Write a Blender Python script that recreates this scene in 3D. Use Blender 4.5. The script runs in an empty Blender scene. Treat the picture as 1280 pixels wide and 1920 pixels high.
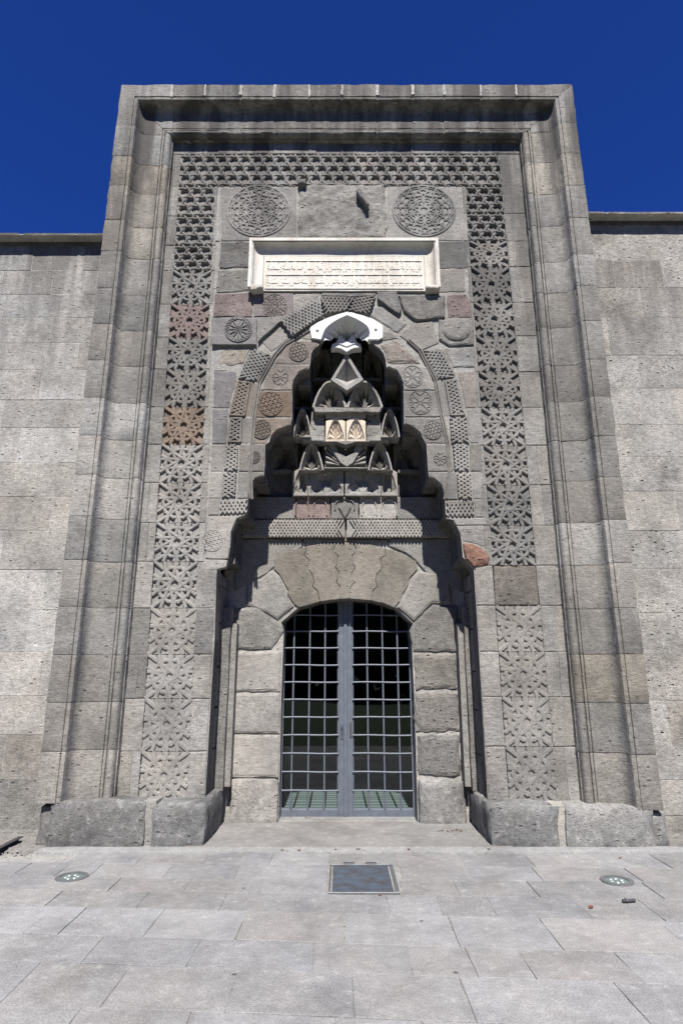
import bpy, bmesh, math, random
from mathutils import Vector, noise
R = math.radians
random.seed(7)
SC = bpy.context.scene
COL = SC.collection

# ------------------------------------------------------------------ camera, world, sun
FPX = 1136.0                                   # focal length in photo pixels (1920 tall)
PITCH = math.atan(305 / FPX)
CT, ST = math.cos(PITCH), math.sin(PITCH)
CX, CH = -0.07, 1.65                           # camera x and eye height
cam = bpy.data.cameras.new('camera')
cam.sensor_fit = 'VERTICAL'
cam.sensor_height = 36.0
cam.lens = FPX / 1920 * 36.0
cam.clip_end = 3000
camo = bpy.data.objects.new('camera', cam)
camo.location = (CX, 0, CH)
camo.rotation_euler = (R(90) + PITCH, 0, 0)
COL.objects.link(camo)
SC.camera = camo

SUN_EL, SUN_AZ = 53.0, 0.6                     # sun behind the camera, a touch to the right
w = bpy.data.worlds.new('World')
SC.world = w
w.use_nodes = True
wn = w.node_tree.nodes
bg = wn['Background']
sky = wn.new('ShaderNodeTexSky')
sky.sky_type = 'NISHITA'
sky.sun_disc = False
sky.sun_elevation = R(SUN_EL)
sky.sun_rotation = R(180 - SUN_AZ)
sky.altitude = 2500
sky.air_density = 1.0
sky.dust_density = 0.0
sky.ozone_density = 6.0
bg.inputs[1].default_value = 0.05
tn_ = wn.new('ShaderNodeMix')
tn_.data_type = 'RGBA'
tn_.blend_type = 'MULTIPLY'
tn_.inputs[0].default_value = 1.0
tn_.inputs[7].default_value = (0.23, 0.52, 1.32, 1)   # the deep, polarised blue of the photograph
w.node_tree.links.new(sky.outputs[0], tn_.inputs[6])
w.node_tree.links.new(tn_.outputs[2], bg.inputs[0])

sl = bpy.data.lights.new('sun', 'SUN')
sl.energy = 5.0
sl.angle = R(0.5)
sl.color = (1.0, 0.965, 0.91)
so = bpy.data.objects.new('sun', sl)
d = Vector((math.sin(R(SUN_AZ)) * math.cos(R(SUN_EL)), -math.cos(R(SUN_AZ)) * math.cos(R(SUN_EL)), math.sin(R(SUN_EL))))
so.rotation_euler = d.to_track_quat('Z', 'Y').to_euler()
so.location = (4, -12, 20)
COL.objects.link(so)

SC.view_settings.view_transform = 'Standard'
SC.view_settings.look = 'None'
SC.view_settings.exposure = 1.0
SC.view_settings.gamma = 1.0

# ------------------------------------------------------------------ the planes of the place (distance from the camera)
F0 = 6.62      # front of the moulded frame
F = 6.90       # carved field inside the frame
J = 7.62       # back wall of the niche: jambs and lintel
DOOR = 7.90
WALL = 7.30    # flanking walls


def P(px, py, D):
    """measurement on the photo -> (x, z) on the plane y = D"""
    u, v = (px - 640) / FPX, (960 - py) / FPX
    fw, up = CT - v * ST, ST + v * CT
    return CX + u / fw * D, CH + up / fw * D


def G(px, py, z=0.0):
    """measurement on the photo -> (x, y) on level ground"""
    u, v = (px - 640) / FPX, (960 - py) / FPX
    fw, up = CT - v * ST, ST + v * CT
    D = (z - CH) / up * fw
    return CX + u / fw * D, D


def Zp(py, D):
    return P(640, py, D)[1]


def crop(o, s):
    return lambda pts, D: [P(o[0] + x / s, o[1] + y / s, D) for x, y in pts]


c3 = crop((380, 330), 2.4615)
c4 = crop((400, 540), 2.56)
c5 = crop((400, 950), 2.4615)
c6 = crop((540, 560), 5.3333)
c7 = crop((520, 780), 4.923)


# ------------------------------------------------------------------ materials
def new_mat(name):
    m = bpy.data.materials.new(name)
    m.use_nodes = True
    nt = m.node_tree
    b = nt.nodes['Principled BSDF']
    return m, nt, b


def N(nt, t, **kw):
    n = nt.nodes.new(t)
    for k, v in kw.items():
        if k.startswith('i_'):
            n.inputs[k[2:].replace('_', ' ')].default_value = v
        else:
            setattr(n, k, v)
    return n


def mix(nt, fac, a, b, blend='MIX'):
    n = nt.nodes.new('ShaderNodeMix')
    n.data_type = 'RGBA'
    n.blend_type = blend
    for sock, val in ((n.inputs[0], fac), (n.inputs[6], a), (n.inputs[7], b)):
        if hasattr(val, 'is_linked'):
            nt.links.new(val, sock)
        else:
            sock.default_value = val
    return n.outputs[2]


def ramp(nt, src, stops):
    n = nt.nodes.new('ShaderNodeValToRGB')
    el = n.color_ramp.elements
    while len(el) < len(stops):
        el.new(0.5)
    for e, (p, c) in zip(el, stops):
        e.position = p
        e.color = (c, c, c, 1) if not isinstance(c, tuple) else (*c, 1)
    nt.links.new(src, n.inputs[0])
    return n.outputs[0]


def mul(nt, a, b, op='MULTIPLY'):
    n = nt.nodes.new('ShaderNodeMath')
    n.operation = op
    for s, v in ((n.inputs[0], a), (n.inputs[1], b)):
        if hasattr(v, 'is_linked'):
            nt.links.new(v, s)
        else:
            s.default_value = v
    return n.outputs[0]


def stone_mat(name, pit=1.0, tool=1.0, var=0.35, stain=0.0, bump=0.5, lichen=0.0, warmth=0.6, grime=0.0, spots=0.0):
    """weathered volcanic tuff: object colour varied by grain, soft blotches, pits and tool marks"""
    m, nt, b = new_mat(name)
    L = nt.links.new
    geo = N(nt, 'ShaderNodeNewGeometry')
    oi = N(nt, 'ShaderNodeObjectInfo')
    pos = geo.outputs['Position']
    big = N(nt, 'ShaderNodeTexNoise', i_Scale=2.3, i_Detail=5.0, i_Roughness=0.6)
    mid = N(nt, 'ShaderNodeTexNoise', i_Scale=13.0, i_Detail=6.0, i_Roughness=0.7)
    fin = N(nt, 'ShaderNodeTexNoise', i_Scale=95.0, i_Detail=4.0, i_Roughness=0.75)
    for n in (big, mid, fin):
        L(pos, n.inputs['Vector'])
    mp = N(nt, 'ShaderNodeMapping')
    mp.inputs['Scale'].default_value = (0.75, 1, 1.9)
    L(pos, mp.inputs['Vector'])
    vor = N(nt, 'ShaderNodeTexVoronoi', i_Scale=9.5, i_Randomness=1.0)
    L(mp.outputs[0], vor.inputs['Vector'])
    vor2 = N(nt, 'ShaderNodeTexVoronoi', i_Scale=27.0, i_Randomness=1.0)
    L(mp.outputs[0], vor2.inputs['Vector'])
    pitm = ramp(nt, vor.outputs['Distance'], [(0.11, 1.0), (0.19, 0.0)])
    gate = ramp(nt, mid.outputs[0], [(0.47, 0.0), (0.55, 1.0)])
    pits = mul(nt, pitm, gate)
    pit2 = mul(nt, ramp(nt, vor2.outputs['Distance'], [(0.14, 1.0), (0.25, 0.0)]), ramp(nt, big.outputs[0], [(0.38, 0.2), (0.62, 1.0)]))
    # colour
    v1 = ramp(nt, big.outputs[0], [(0.28, 1 - var), (0.5, 1.0), (0.75, 1 + var * 0.6)])
    v2 = ramp(nt, mid.outputs[0], [(0.3, 1 - var * 0.6), (0.7, 1 + var * 0.45)])
    v3 = ramp(nt, fin.outputs[0], [(0.3, 0.62), (0.7, 1.36)])
    rnd = N(nt, 'ShaderNodeMapRange')
    L(oi.outputs['Random'], rnd.inputs[0])
    rnd.inputs[3].default_value, rnd.inputs[4].default_value = 0.9, 1.1
    k = mul(nt, mul(nt, mul(nt, v1, v2), v3), rnd.outputs[0])
    tl = N(nt, 'ShaderNodeMapping')
    tl.inputs['Scale'].default_value = (14, 14, 62)
    tl.inputs['Rotation'].default_value = (0, R(9), 0)
    L(pos, tl.inputs['Vector'])
    tn = N(nt, 'ShaderNodeTexNoise', i_Scale=1.0, i_Detail=4.0, i_Roughness=0.7)
    L(tl.outputs[0], tn.inputs['Vector'])
    k = mul(nt, k, ramp(nt, tn.outputs[0], [(0.3, 1 - 0.28 * tool), (0.7, 1 + 0.24 * tool)]))
    col = mix(nt, 1.0, oi.outputs['Color'], k, 'MULTIPLY')
    col = mix(nt, mul(nt, pits, 0.8 * pit), col, (0.022, 0.021, 0.02, 1))
    col = mix(nt, mul(nt, pit2, 0.45 * pit), col, (0.055, 0.053, 0.05, 1))
    warm = ramp(nt, N(nt, 'ShaderNodeTexNoise', i_Scale=0.9, i_Detail=3.0).outputs[0], [(0.45, 0.0), (0.7, 1.0)])
    col = mix(nt, mul(nt, warm, 0.22), col, mix(nt, 1.0, col, (1.12, 0.98, 0.84, 1), 'MULTIPLY'))
    col = mix(nt, 1.0, col, (1 + 0.03 * warmth, 1.0, 1 - 0.055 * warmth, 1), 'MULTIPLY')
    if lichen:
        lm = ramp(nt, mid.outputs[0], [(0.58, 0.0), (0.66, 1.0)])
        col = mix(nt, mul(nt, lm, lichen), col, (0.36, 0.355, 0.34, 1))
    if spots:                                   # trodden-in dark spots, wide worn patches and dusty smears
        vs_ = N(nt, 'ShaderNodeTexVoronoi', i_Scale=2.3, i_Randomness=1.0)
        L(pos, vs_.inputs['Vector'])
        col = mix(nt, mul(nt, ramp(nt, vs_.outputs['Distance'], [(0.025, 1.0), (0.045, 0.0)]), spots), col, (0.045, 0.043, 0.04, 1))
        nb_ = N(nt, 'ShaderNodeTexNoise', i_Scale=1.15, i_Detail=7.0, i_Roughness=0.68)
        L(pos, nb_.inputs['Vector'])
        col = mix(nt, 1.0, col, ramp(nt, nb_.outputs[0], [(0.35, 0.90), (0.5, 1.0), (0.66, 1.06)]), 'MULTIPLY')
    if grime:                                   # brown wash and grey runs down the marble
        mg = N(nt, 'ShaderNodeMapping')
        mg.inputs['Scale'].default_value = (5.0, 5.0, 0.9)
        L(pos, mg.inputs['Vector'])
        ng = N(nt, 'ShaderNodeTexNoise', i_Scale=1.0, i_Detail=5.0, i_Roughness=0.65)
        L(mg.outputs[0], ng.inputs['Vector'])
        col = mix(nt, mul(nt, ramp(nt, ng.outputs[0], [(0.5, 0.0), (0.72, 1.0)]), grime), col, (0.20, 0.155, 0.11, 1))
        col = mix(nt, mul(nt, ramp(nt, mid.outputs[0], [(0.55, 0.0), (0.75, 1.0)]), grime * 0.5), col, (0.22, 0.215, 0.20, 1))
    if stain:
        sep = N(nt, 'ShaderNodeSeparateXYZ')
        L(pos, sep.inputs[0])
        ms = N(nt, 'ShaderNodeMapping')
        ms.inputs['Scale'].default_value = (3.4, 3.4, 0.32)
        L(pos, ms.inputs['Vector'])
        sn = N(nt, 'ShaderNodeTexNoise', i_Scale=1.0, i_Detail=5.0, i_Roughness=0.62)
        L(ms.outputs[0], sn.inputs['Vector'])
        hi = N(nt, 'ShaderNodeMapRange')
        L(sep.outputs['Z'], hi.inputs[0])
        hi.inputs[1].default_value, hi.inputs[2].default_value = 4.6, 8.9
        hi.inputs[3].default_value, hi.inputs[4].default_value = 0.05, 1.0
        sm = ramp(nt, sn.outputs[0], [(0.42, 0.0), (0.58, 1.0)])
        col = mix(nt, mul(nt, mul(nt, sm, hi.outputs[0]), stain), col, (0.065, 0.06, 0.057, 1))
    L(col, b.inputs['Base Color'])
    b.inputs['Roughness'].default_value = 0.93
    b.inputs['Specular IOR Level'].default_value = 0.2
    # relief
    h = mul(nt, mid.outputs[0], 0.9)
    h = mul(nt, h, mul(nt, fin.outputs[0], 0.35), 'ADD')
    h = mul(nt, h, mul(nt, tn.outputs[0], 0.55 * tool), 'ADD')
    h = mul(nt, h, mul(nt, pits, 0.8 * pit), 'SUBTRACT')
    h = mul(nt, h, mul(nt, pit2, 0.35 * pit), 'SUBTRACT')
    bp = N(nt, 'ShaderNodeBump')
    bp.inputs['Strength'].default_value = bump
    bp.inputs['Distance'].default_value = 0.022
    L(h, bp.inputs['Height'])
    L(bp.outputs[0], b.inputs['Normal'])
    return m


STONE = stone_mat('weathered_tuff', stain=0.95)
CARVED = stone_mat('carved_tuff', pit=0.35, tool=0.3, stain=0.75, bump=0.35)
ROUGH = stone_mat('rough_tuff', pit=1.3, tool=0.6, bump=0.95, var=0.45)
SMOOTHST = stone_mat('dressed_tuff', pit=0.8, tool=0.8, bump=0.45, var=0.3)
PLINTH = stone_mat('plinth_stone', pit=0.8, tool=0.15, bump=1.0, var=0.5, lichen=0.45)
PAVE = stone_mat('paving_stone', pit=0.12, tool=0.25, bump=0.5, var=0.19, lichen=0.32, warmth=-0.1, spots=0.8)
MARBLE = stone_mat('white_marble', pit=0.15, tool=0.1, bump=0.25, var=0.16, grime=0.4, warmth=0.3)
NEWMARBLE = stone_mat('new_white_marble', pit=0.0, tool=0.03, bump=0.1, var=0.06, warmth=0.0)
MORTAR = stone_mat('lime_mortar', pit=0.6, tool=0.0, bump=0.9, var=0.35)


def simple(name, col, rough=0.6, metal=0.0, var=0.25, scale=9.0, col2=None, bump=0.15):
    m, nt, b = new_mat(name)
    geo = N(nt, 'ShaderNodeNewGeometry')
    n = N(nt, 'ShaderNodeTexNoise', i_Scale=scale, i_Detail=6.0, i_Roughness=0.65)
    nt.links.new(geo.outputs['Position'], n.inputs['Vector'])
    f = ramp(nt, n.outputs[0], [(0.35, 0.0), (0.65, 1.0)])
    c2 = col2 or tuple(c * (1 - var) for c in col)
    nt.links.new(mix(nt, f, (*col, 1), (*c2, 1)), b.inputs['Base Color'])
    b.inputs['Roughness'].default_value = rough
    b.inputs['Metallic'].default_value = metal
    bp = N(nt, 'ShaderNodeBump')
    bp.inputs['Strength'].default_value = bump
    bp.inputs['Distance'].default_value = 0.01
    nt.links.new(n.outputs[0], bp.inputs['Height'])
    nt.links.new(bp.outputs[0], b.inputs['Normal'])
    return m


IRON = simple('painted_iron', (0.098, 0.113, 0.140), 0.5, 0.0, 0.3, 14, (0.075, 0.085, 0.105))
IRONDARK = simple('dark_iron', (0.06, 0.06, 0.065), 0.5, 0.3)
RUST = simple('worn_steel_plate', (0.066, 0.09, 0.122), 0.5, 0.1, 0.3, 9, (0.055, 0.05, 0.05), 0.4)
STEEL = simple('brushed_steel', (0.16, 0.165, 0.17), 0.5, 0.4)
EARTH = simple('dry_earth', (0.19, 0.18, 0.168), 0.95, 0, 0.4, 18, None, 0.8)
LAWN = simple('lawn', (0.035, 0.06, 0.015), 0.95, 0, 0.4, 3, None, 0.8)
LEAF = simple('dry_leaf', (0.17, 0.10, 0.05), 0.7, 0, 0.5, 40)
REDLEAF = simple('red_leaf', (0.16, 0.05, 0.03), 0.7, 0, 0.4, 40)
HALLFLOOR = simple('hall_floor_tile', (0.25, 0.256, 0.242), 0.45, 0, 0.12, 4)
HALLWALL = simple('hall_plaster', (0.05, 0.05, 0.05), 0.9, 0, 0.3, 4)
LENS = simple('lamp_glass', (0.11, 0.145, 0.14), 0.12, 0, 0.2, 20)
BULB = simple('lamp_bulb', (0.19, 0.23, 0.22), 0.2, 0, 0.1, 20)
PEBBLE = simple('gravel_chip', (0.21, 0.20, 0.19), 0.95, 0, 0.5, 9)

GLASS, nt, b = new_mat('door_glass')
nt.nodes.remove(b)
tr = N(nt, 'ShaderNodeBsdfTransparent')
tr.inputs[0].default_value = (0.80, 0.86, 0.86, 1)
gl = N(nt, 'ShaderNodeBsdfGlossy')
gl.inputs['Roughness'].default_value = 0.015
lw = N(nt, 'ShaderNodeLayerWeight', i_Blend=0.5)
pw_ = N(nt, 'ShaderNodeMath', operation='POWER')
nt.links.new(lw.outputs['Facing'], pw_.inputs[0])
pw_.inputs[1].default_value = 5.0
fr = N(nt, 'ShaderNodeMath', operation='MULTIPLY_ADD')
nt.links.new(pw_.outputs[0], fr.inputs[0])
fr.inputs[1].default_value, fr.inputs[2].default_value = 0.6, 0.04
ms_ = N(nt, 'ShaderNodeMixShader')
nt.links.new(fr.outputs[0], ms_.inputs[0])
nt.links.new(tr.outputs[0], ms_.inputs[1])
nt.links.new(gl.outputs[0], ms_.inputs[2])
nt.links.new(ms_.outputs[0], nt.nodes['Material Output'].inputs[0])

PALE = (0.336, 0.332, 0.327)
MID = (0.228, 0.223, 0.215)
GREY = (0.188, 0.184, 0.177)
DARK = (0.145, 0.142, 0.138)
PINK = (0.215, 0.174, 0.168)
SOFT = (0.268, 0.262, 0.253)
BROWN = (0.158, 0.123, 0.095)
BEIGE = (0.254, 0.238, 0.212)
WHITE = (0.58, 0.56, 0.52)
PAVC = (0.240, 0.237, 0.235)


def tint(c, s=0.10):
    k = (1 + random.uniform(-s, s)) * 0.86
    h = random.uniform(-0.02, 0.02)
    return (c[0] * k * (1 + h), c[1] * k, c[2] * k * (1 - h), 1)


# ------------------------------------------------------------------ object helpers
def link(name, me, m=None, parent=None, col=None, loc=(0, 0, 0), label=None, kind=None, smooth=None):
    if m and not me.materials:
        me.materials.append(m)
    if smooth:
        for p in me.polygons:
            p.use_smooth = True
        me.set_sharp_from_angle(angle=R(smooth))
    o = bpy.data.objects.new(name, me)
    o.location = loc
    COL.objects.link(o)
    if parent:
        o.parent = parent
    if col:
        o.color = col if len(col) == 4 else (*col, 1)
    if label:
        o['label'] = label
    if kind:
        o['kind'] = kind
    return o


def thing(name, label, cat, loc=(0, 0, 0), group=None, kind=None):
    o = bpy.data.objects.new(name, None)
    o.empty_display_size = 0.2
    o.location = loc
    COL.objects.link(o)
    if label:
        o['label'] = label
    if cat:
        o['category'] = cat
    if group:
        o['group'] = group
    if kind:
        o['kind'] = kind
    return o


def mesh(name, vs, fs):
    me = bpy.data.meshes.new(name)
    me.from_pydata(vs, [], fs)
    bm = bmesh.new()
    bm.from_mesh(me)
    bmesh.ops.recalc_face_normals(bm, faces=bm.faces[:])
    bm.to_mesh(me)
    bm.free()
    return me


def area(poly):
    return 0.5 * sum(a[0] * b[1] - b[0] * a[1] for a, b in zip(poly, poly[1:] + poly[:1]))


def resample(poly, step, jit):
    out = []
    n = len(poly)
    for i in range(n):
        a, b = poly[i], poly[(i + 1) % n]
        L = math.hypot(b[0] - a[0], b[1] - a[1])
        k = max(1, int(round(L / step)))
        for q in range(k):
            t = q / k
            j = jit if q else jit * 0.5
            out.append((a[0] + (b[0] - a[0]) * t + random.uniform(-j, j), a[1] + (b[1] - a[1]) * t + random.uniform(-j, j)))
    return out


def inset(poly, dist):
    n = len(poly)
    out = []
    for i in range(n):
        p0, p1, p2 = poly[i - 1], poly[i], poly[(i + 1) % n]
        e1 = Vector((p1[0] - p0[0], p1[1] - p0[1]))
        e2 = Vector((p2[0] - p1[0], p2[1] - p1[1]))
        if e1.length < 1e-6 or e2.length < 1e-6:
            out.append(p1)
            continue
        e1.normalize(); e2.normalize()
        nn = Vector((-e1.y - e2.y, e1.x + e2.x))
        if nn.length < 1e-4:
            out.append(p1)
            continue
        nn.normalize()
        c = max(0.5, nn.dot(Vector((-e1.y, e1.x))))
        out.append((p1[0] + nn.x * dist / c, p1[1] + nn.y * dist / c))
    return out


def slab_mesh(poly, D, thick, bevel=0.008, jit=0.004, step=0.09, gap=0.003, pillow=0.0):
    """a stone with the given front outline on plane y=D, reaching back by thick"""
    poly = [tuple(p) for p in poly]
    if area(poly) < 0:
        poly = poly[::-1]
    poly = inset(poly, gap)
    p0 = resample(poly, step, jit)
    rings = [(p0, D + thick), (p0, D + bevel), (inset(p0, bevel * 0.45), D + bevel * 0.3), (inset(p0, bevel * 1.3), D)]
    if pillow:
        rings.append((inset(p0, bevel * 1.3 + pillow * 1.2), D - pillow * 0.45))
    vs, fs = [], []
    n = len(p0)
    for ri, (r, y) in enumerate(rings):
        front = ri == len(rings) - 1
        for (x, z) in r:
            j = random.uniform(-1, 1) * bevel * (0.3 if ri in (1, 2) else (0.12 if front else 0))
            vs.append((x, y + j, z))
    for k in range(len(rings) - 1):
        for i in range(n):
            a, b = k * n + i, k * n + (i + 1) % n
            fs.append((a, b, b + n, a + n))
    fs.append(tuple(range(n - 1, -1, -1)))
    top = (len(rings) - 1) * n
    fs.append(tuple(range(top, top + n)))
    return mesh('stone', vs, fs)


def stone(name, poly, D, thick, m, parent, col, bevel=0.008, jit=0.004, proud=0.006, gap=0.003, pillow=0.0, label=None, step=0.09):
    dd = D + random.uniform(-proud, proud)
    return link(name, slab_mesh(poly, dd, thick, bevel, jit, step, gap, pillow), m, parent, tint(col) if len(col) == 3 else col, label=label)


def rect(x0, x1, z0, z1):
    return [(x0, z0), (x1, z0), (x1, z1), (x0, z1)]


def box_mesh(bxs, name='box'):
    vs, fs = [], []
    for (x0, x1, y0, y1, z0, z1) in bxs:
        o = len(vs)
        vs += [(x0, y0, z0), (x1, y0, z0), (x1, y1, z0), (x0, y1, z0), (x0, y0, z1), (x1, y0, z1), (x1, y1, z1), (x0, y1, z1)]
        fs += [tuple(o + i for i in f) for f in ((0, 3, 2, 1), (4, 5, 6, 7), (0, 1, 5, 4), (1, 2, 6, 5), (2, 3, 7, 6), (3, 0, 4, 7))]
    return mesh(name, vs, fs)


def bevel_box(name, b, bev, m, parent=None, col=None, label=None):
    bm = bmesh.new()
    x0, x1, y0, y1, z0, z1 = b
    bmesh.ops.create_cube(bm, size=1)
    for v in bm.verts:
        v.co = Vector((x0 + (v.co.x + .5) * (x1 - x0), y0 + (v.co.y + .5) * (y1 - y0), z0 + (v.co.z + .5) * (z1 - z0)))
    bmesh.ops.bevel(bm, geom=bm.edges[:], offset=bev, segments=1, affect='EDGES')
    me = bpy.data.meshes.new(name)
    bm.to_mesh(me)
    bm.free()
    return link(name, me, m, parent, col, label=label)


def rough_box(name, b, cell, amp, m, parent, col, rnd=0.03, seed=0, fscale=3.0, label=None, shear=None):
    """block with rounded, broken edges and an uneven face (noise moved vertices)"""
    x0, x1, y0, y1, z0, z1 = b
    nx, ny, nz = [max(2, int((q - p) / cell)) for p, q in ((x0, x1), (y0, y1), (z0, z1))]
    bm = bmesh.new()
    cache = {}

    def vert(i, j, k):
        if (i, j, k) not in cache:
            cache[(i, j, k)] = bm.verts.new((x0 + (x1 - x0) * i / nx, y0 + (y1 - y0) * j / ny, z0 + (z1 - z0) * k / nz))
        return cache[(i, j, k)]
    for i in range(nx):
        for j in range(ny):
            for k in (0, nz):
                bm.faces.new([vert(i, j, k), vert(i + 1, j, k), vert(i + 1, j + 1, k), vert(i, j + 1, k)])
    for i in range(nx):
        for k in range(nz):
            for j in (0, ny):
                bm.faces.new([vert(i, j, k), vert(i + 1, j, k), vert(i + 1, j, k + 1), vert(i, j, k + 1)])
    for j in range(ny):
        for k in range(nz):
            for i in (0, nx):
                bm.faces.new([vert(i, j, k), vert(i, j + 1, k), vert(i, j + 1, k + 1), vert(i, j, k + 1)])
    bmesh.ops.recalc_face_normals(bm, faces=bm.faces[:])
    c = Vector(((x0 + x1) / 2, (y0 + y1) / 2, (z0 + z1) / 2))
    hh = Vector(((x1 - x0) / 2, (y1 - y0) / 2, (z1 - z0) / 2))
    for v in bm.verts:
        q = v.co - c
        dd = [hh[a] - abs(q[a]) for a in range(3)]
        near = sorted(dd)
        if near[1] < rnd:                       # close to an edge: pull it in so that the edge rounds off
            k = (rnd - near[1]) / rnd
            for a in range(3):
                if dd[a] <= near[1] + 1e-6:
                    v.co[a] -= math.copysign(k * rnd * 0.42 * (0.6 + 0.8 * noise.noise(v.co * 5 + Vector((seed, 3, 1)))), q[a])
        nv = noise.noise_vector(v.co * fscale + Vector((seed * 7.3, 1, 2))) * amp + noise.noise_vector(v.co * fscale * 3.1 + Vector((2, seed, 5))) * amp * 0.5
        v.co += nv
        if shear:
            v.co = Vector(shear(v.co))
    me = bpy.data.meshes.new(name)
    bm.to_mesh(me)
    bm.free()
    return link(name, me, m, parent, tint(col), label=label, smooth=50)


# ------------------------------------------------------------------ carved strapwork
def straps_mesh(segs, wdt, hgt, weave=0.25, flat=0.5, base=None, y0=0.0):
    """segs: 2D segments; raised bands swept along them over a sunk ground, each passing over and under the next"""
    vs, fs = [], []
    for i, (a, b) in enumerate(segs):
        A, B = Vector(a), Vector(b)
        dvec = B - A
        L = dvec.length
        if L < 1e-4:
            continue
        dvec /= L
        nrm = Vector((-dvec.y, dvec.x))
        ts = []
        for j, (c, e) in enumerate(segs):
            if j == i:
                continue
            Cc, E2 = Vector(c), Vector(e)
            r = E2 - Cc
            den = dvec.x * r.y - dvec.y * r.x
            if abs(den) < 1e-5:
                continue
            q = Cc - A
            t = (q.x * r.y - q.y * r.x) / den
            u = (q.x * dvec.y - q.y * dvec.x) / den
            if 0.001 < t < L - 0.001 and -0.02 < u < 1.02:
                ts.append(t)
        ts.sort()
        keys = [(0.0, 0.0)]
        last = -1
        for n_, t in enumerate(ts):
            if t - last < wdt * 0.7:
                continue
            keys.append((t, weave * (1 if (n_ + i) % 2 else -1)))
            last = t
        keys.append((L, 0.0))
        prof = [(-0.5, 0.0), (-0.5 * (0.55 + 0.45 * flat), 0.72), (-0.5 * flat * 0.75, 1.0), (0.5 * flat * 0.75, 1.0), (0.5 * (0.55 + 0.45 * flat), 0.72), (0.5, 0.0)]
        o = len(vs)
        off = 0.0004 * ((i * 37) % 11)
        for (t, wv) in keys:
            c = A + dvec * t
            for (pw, ph) in prof:
                p = c + nrm * (pw * wdt)
                hh = ph * (hgt * (1 + wv) + off) if ph else -0.004
                vs.append((p.x, y0 - hh, p.y))
        K = len(prof)
        for s in range(len(keys) - 1):
            for q in range(K - 1):
                a0 = o + s * K + q
                fs.append((a0, a0 + 1, a0 + 1 + K, a0 + K))
        fs.append(tuple(o + q for q in range(K)))
        fs.append(tuple(o + (len(keys) - 1) * K + q for q in range(K)))
    if base:
        o = len(vs)
        n = len(base)
        vs += [(x, y0, z) for x, z in base] + [(x, y0 + 0.05, z) for x, z in base]
        fs.append(tuple(o + i for i in range(n)))
        for i in range(n):
            fs.append((o + i, o + (i + 1) % n, o + n + (i + 1) % n, o + n + i))
    return mesh('straps', vs, fs)


def clip_poly(a, b, poly):
    """clip a segment to a convex CCW polygon"""
    t0, t1 = 0.0, 1.0
    A, Dv = Vector(a), Vector(b) - Vector(a)
    n = len(poly)
    for i in range(n):
        p, q = Vector(poly[i]), Vector(poly[(i + 1) % n])
        e = q - p
        nn = Vector((-e.y, e.x))
        num = nn.dot(A - p)
        den = nn.dot(Dv)
        if abs(den) < 1e-9:
            if num < 0:
                return None
            continue
        t = -num / den
        if den > 0:
            t0 = max(t0, t)
        else:
            t1 = min(t1, t)
    if t1 - t0 < 0.02:
        return None
    return (tuple(A + Dv * t0), tuple(A + Dv * t1))


def line_at(ang, dist, ext=3.0, c=(0, 0)):
    d_ = Vector((math.cos(ang), math.sin(ang)))
    n_ = Vector((-d_.y, d_.x))
    m_ = Vector(c) + n_ * dist
    return tuple(m_ - d_ * ext), tuple(m_ + d_ * ext)


def star_cell(W, H, r0, r1, half, nf=5, rot=0.0):
    """one square of the band: a ten pointed star whose lines run on to the edges, ringed by short linking bars"""
    box = rect(-W / 2, W / 2, -H / 2, H / 2)
    segs = []
    for k in range(nf):
        for s in (-1, 1):
            g = clip_poly(*line_at(rot + math.pi * k / nf, s * r0), box)
            if g:
                segs.append(g)
    for k in range(2 * nf):
        a = rot + math.pi * (k + 0.5) / nf
        c = (math.cos(a) * r1, math.sin(a) * r1)
        g = clip_poly(*line_at(a + math.pi / 2, 0, half, c), box)
        if g:
            segs.append(g)
    return segs


BW = 0.50
CELLS = []
CDEP = []
for (wd, hg, wv, fl, r0, r1, hf, nf) in ((0.050, 0.014, 0.08, 0.7, 0.055, 0.185, 0.07, 5), (0.050, 0.027, 0.10, 0.55, 0.057, 0.185, 0.075, 5),
                                         (0.050, 0.030, 0.05, 0.8, 0.060, 0.185, 0.075, 5), (0.044, 0.036, 0.15, 0.5, 0.06, 0.17, 0.09, 4)):
    sg = star_cell(BW, BW, r0, r1, hf, nf)
    CELLS.append(straps_mesh(sg, wd, hg, wv, fl, rect(-BW / 2, BW / 2, -BW / 2, BW / 2)))
    CDEP.append(hg)
# the woven crosses of the upper corners and of the band along the top: zigzag straps over level ones
sg = []
sK = 0.5 / 3 * math.sin(R(60))
for k in range(-6, 7):
    for a in (R(60), R(120)):
        g = clip_poly(*line_at(a, 0, 2, (k * 0.5 / 3, 0)), rect(-.25, .25, -.25, .25))
        if g:
            sg.append(g)
for k in (-1.5, -0.5, 0.5, 1.5):
    sg.append(((-0.25, k * sK), (0.25, k * sK)))
CELLS.append(straps_mesh(sg, 0.056, 0.036, 0.25, 0.4, rect(-.25, .25, -.25, .25)))
CDEP.append(0.036)
for me in CELLS:
    me.materials.append(CARVED)


# ------------------------------------------------------------------ GROUND
gme = mesh('ground', [(-400, -400, -0.06), (400, -400, -0.06), (400, 400, -0.06), (-400, 400, -0.06)], [(0, 1, 2, 3)])
link('ground', gme, EARTH, kind='structure')
link('lawn', box_mesh([(-60, 60, -90, 0.2, -0.055, 0.0)]), LAWN, kind='structure')  # near edge drawn up to the viewpoint to weaken bounce light from paving

pave = thing('pavement', None, None, kind='structure')
link('paving_bed', box_mesh([(-9, 9, 0.2, 6.6, -0.055, -0.0075)]), MORTAR, pave, (0.24, 0.24, 0.238, 1))
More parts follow.
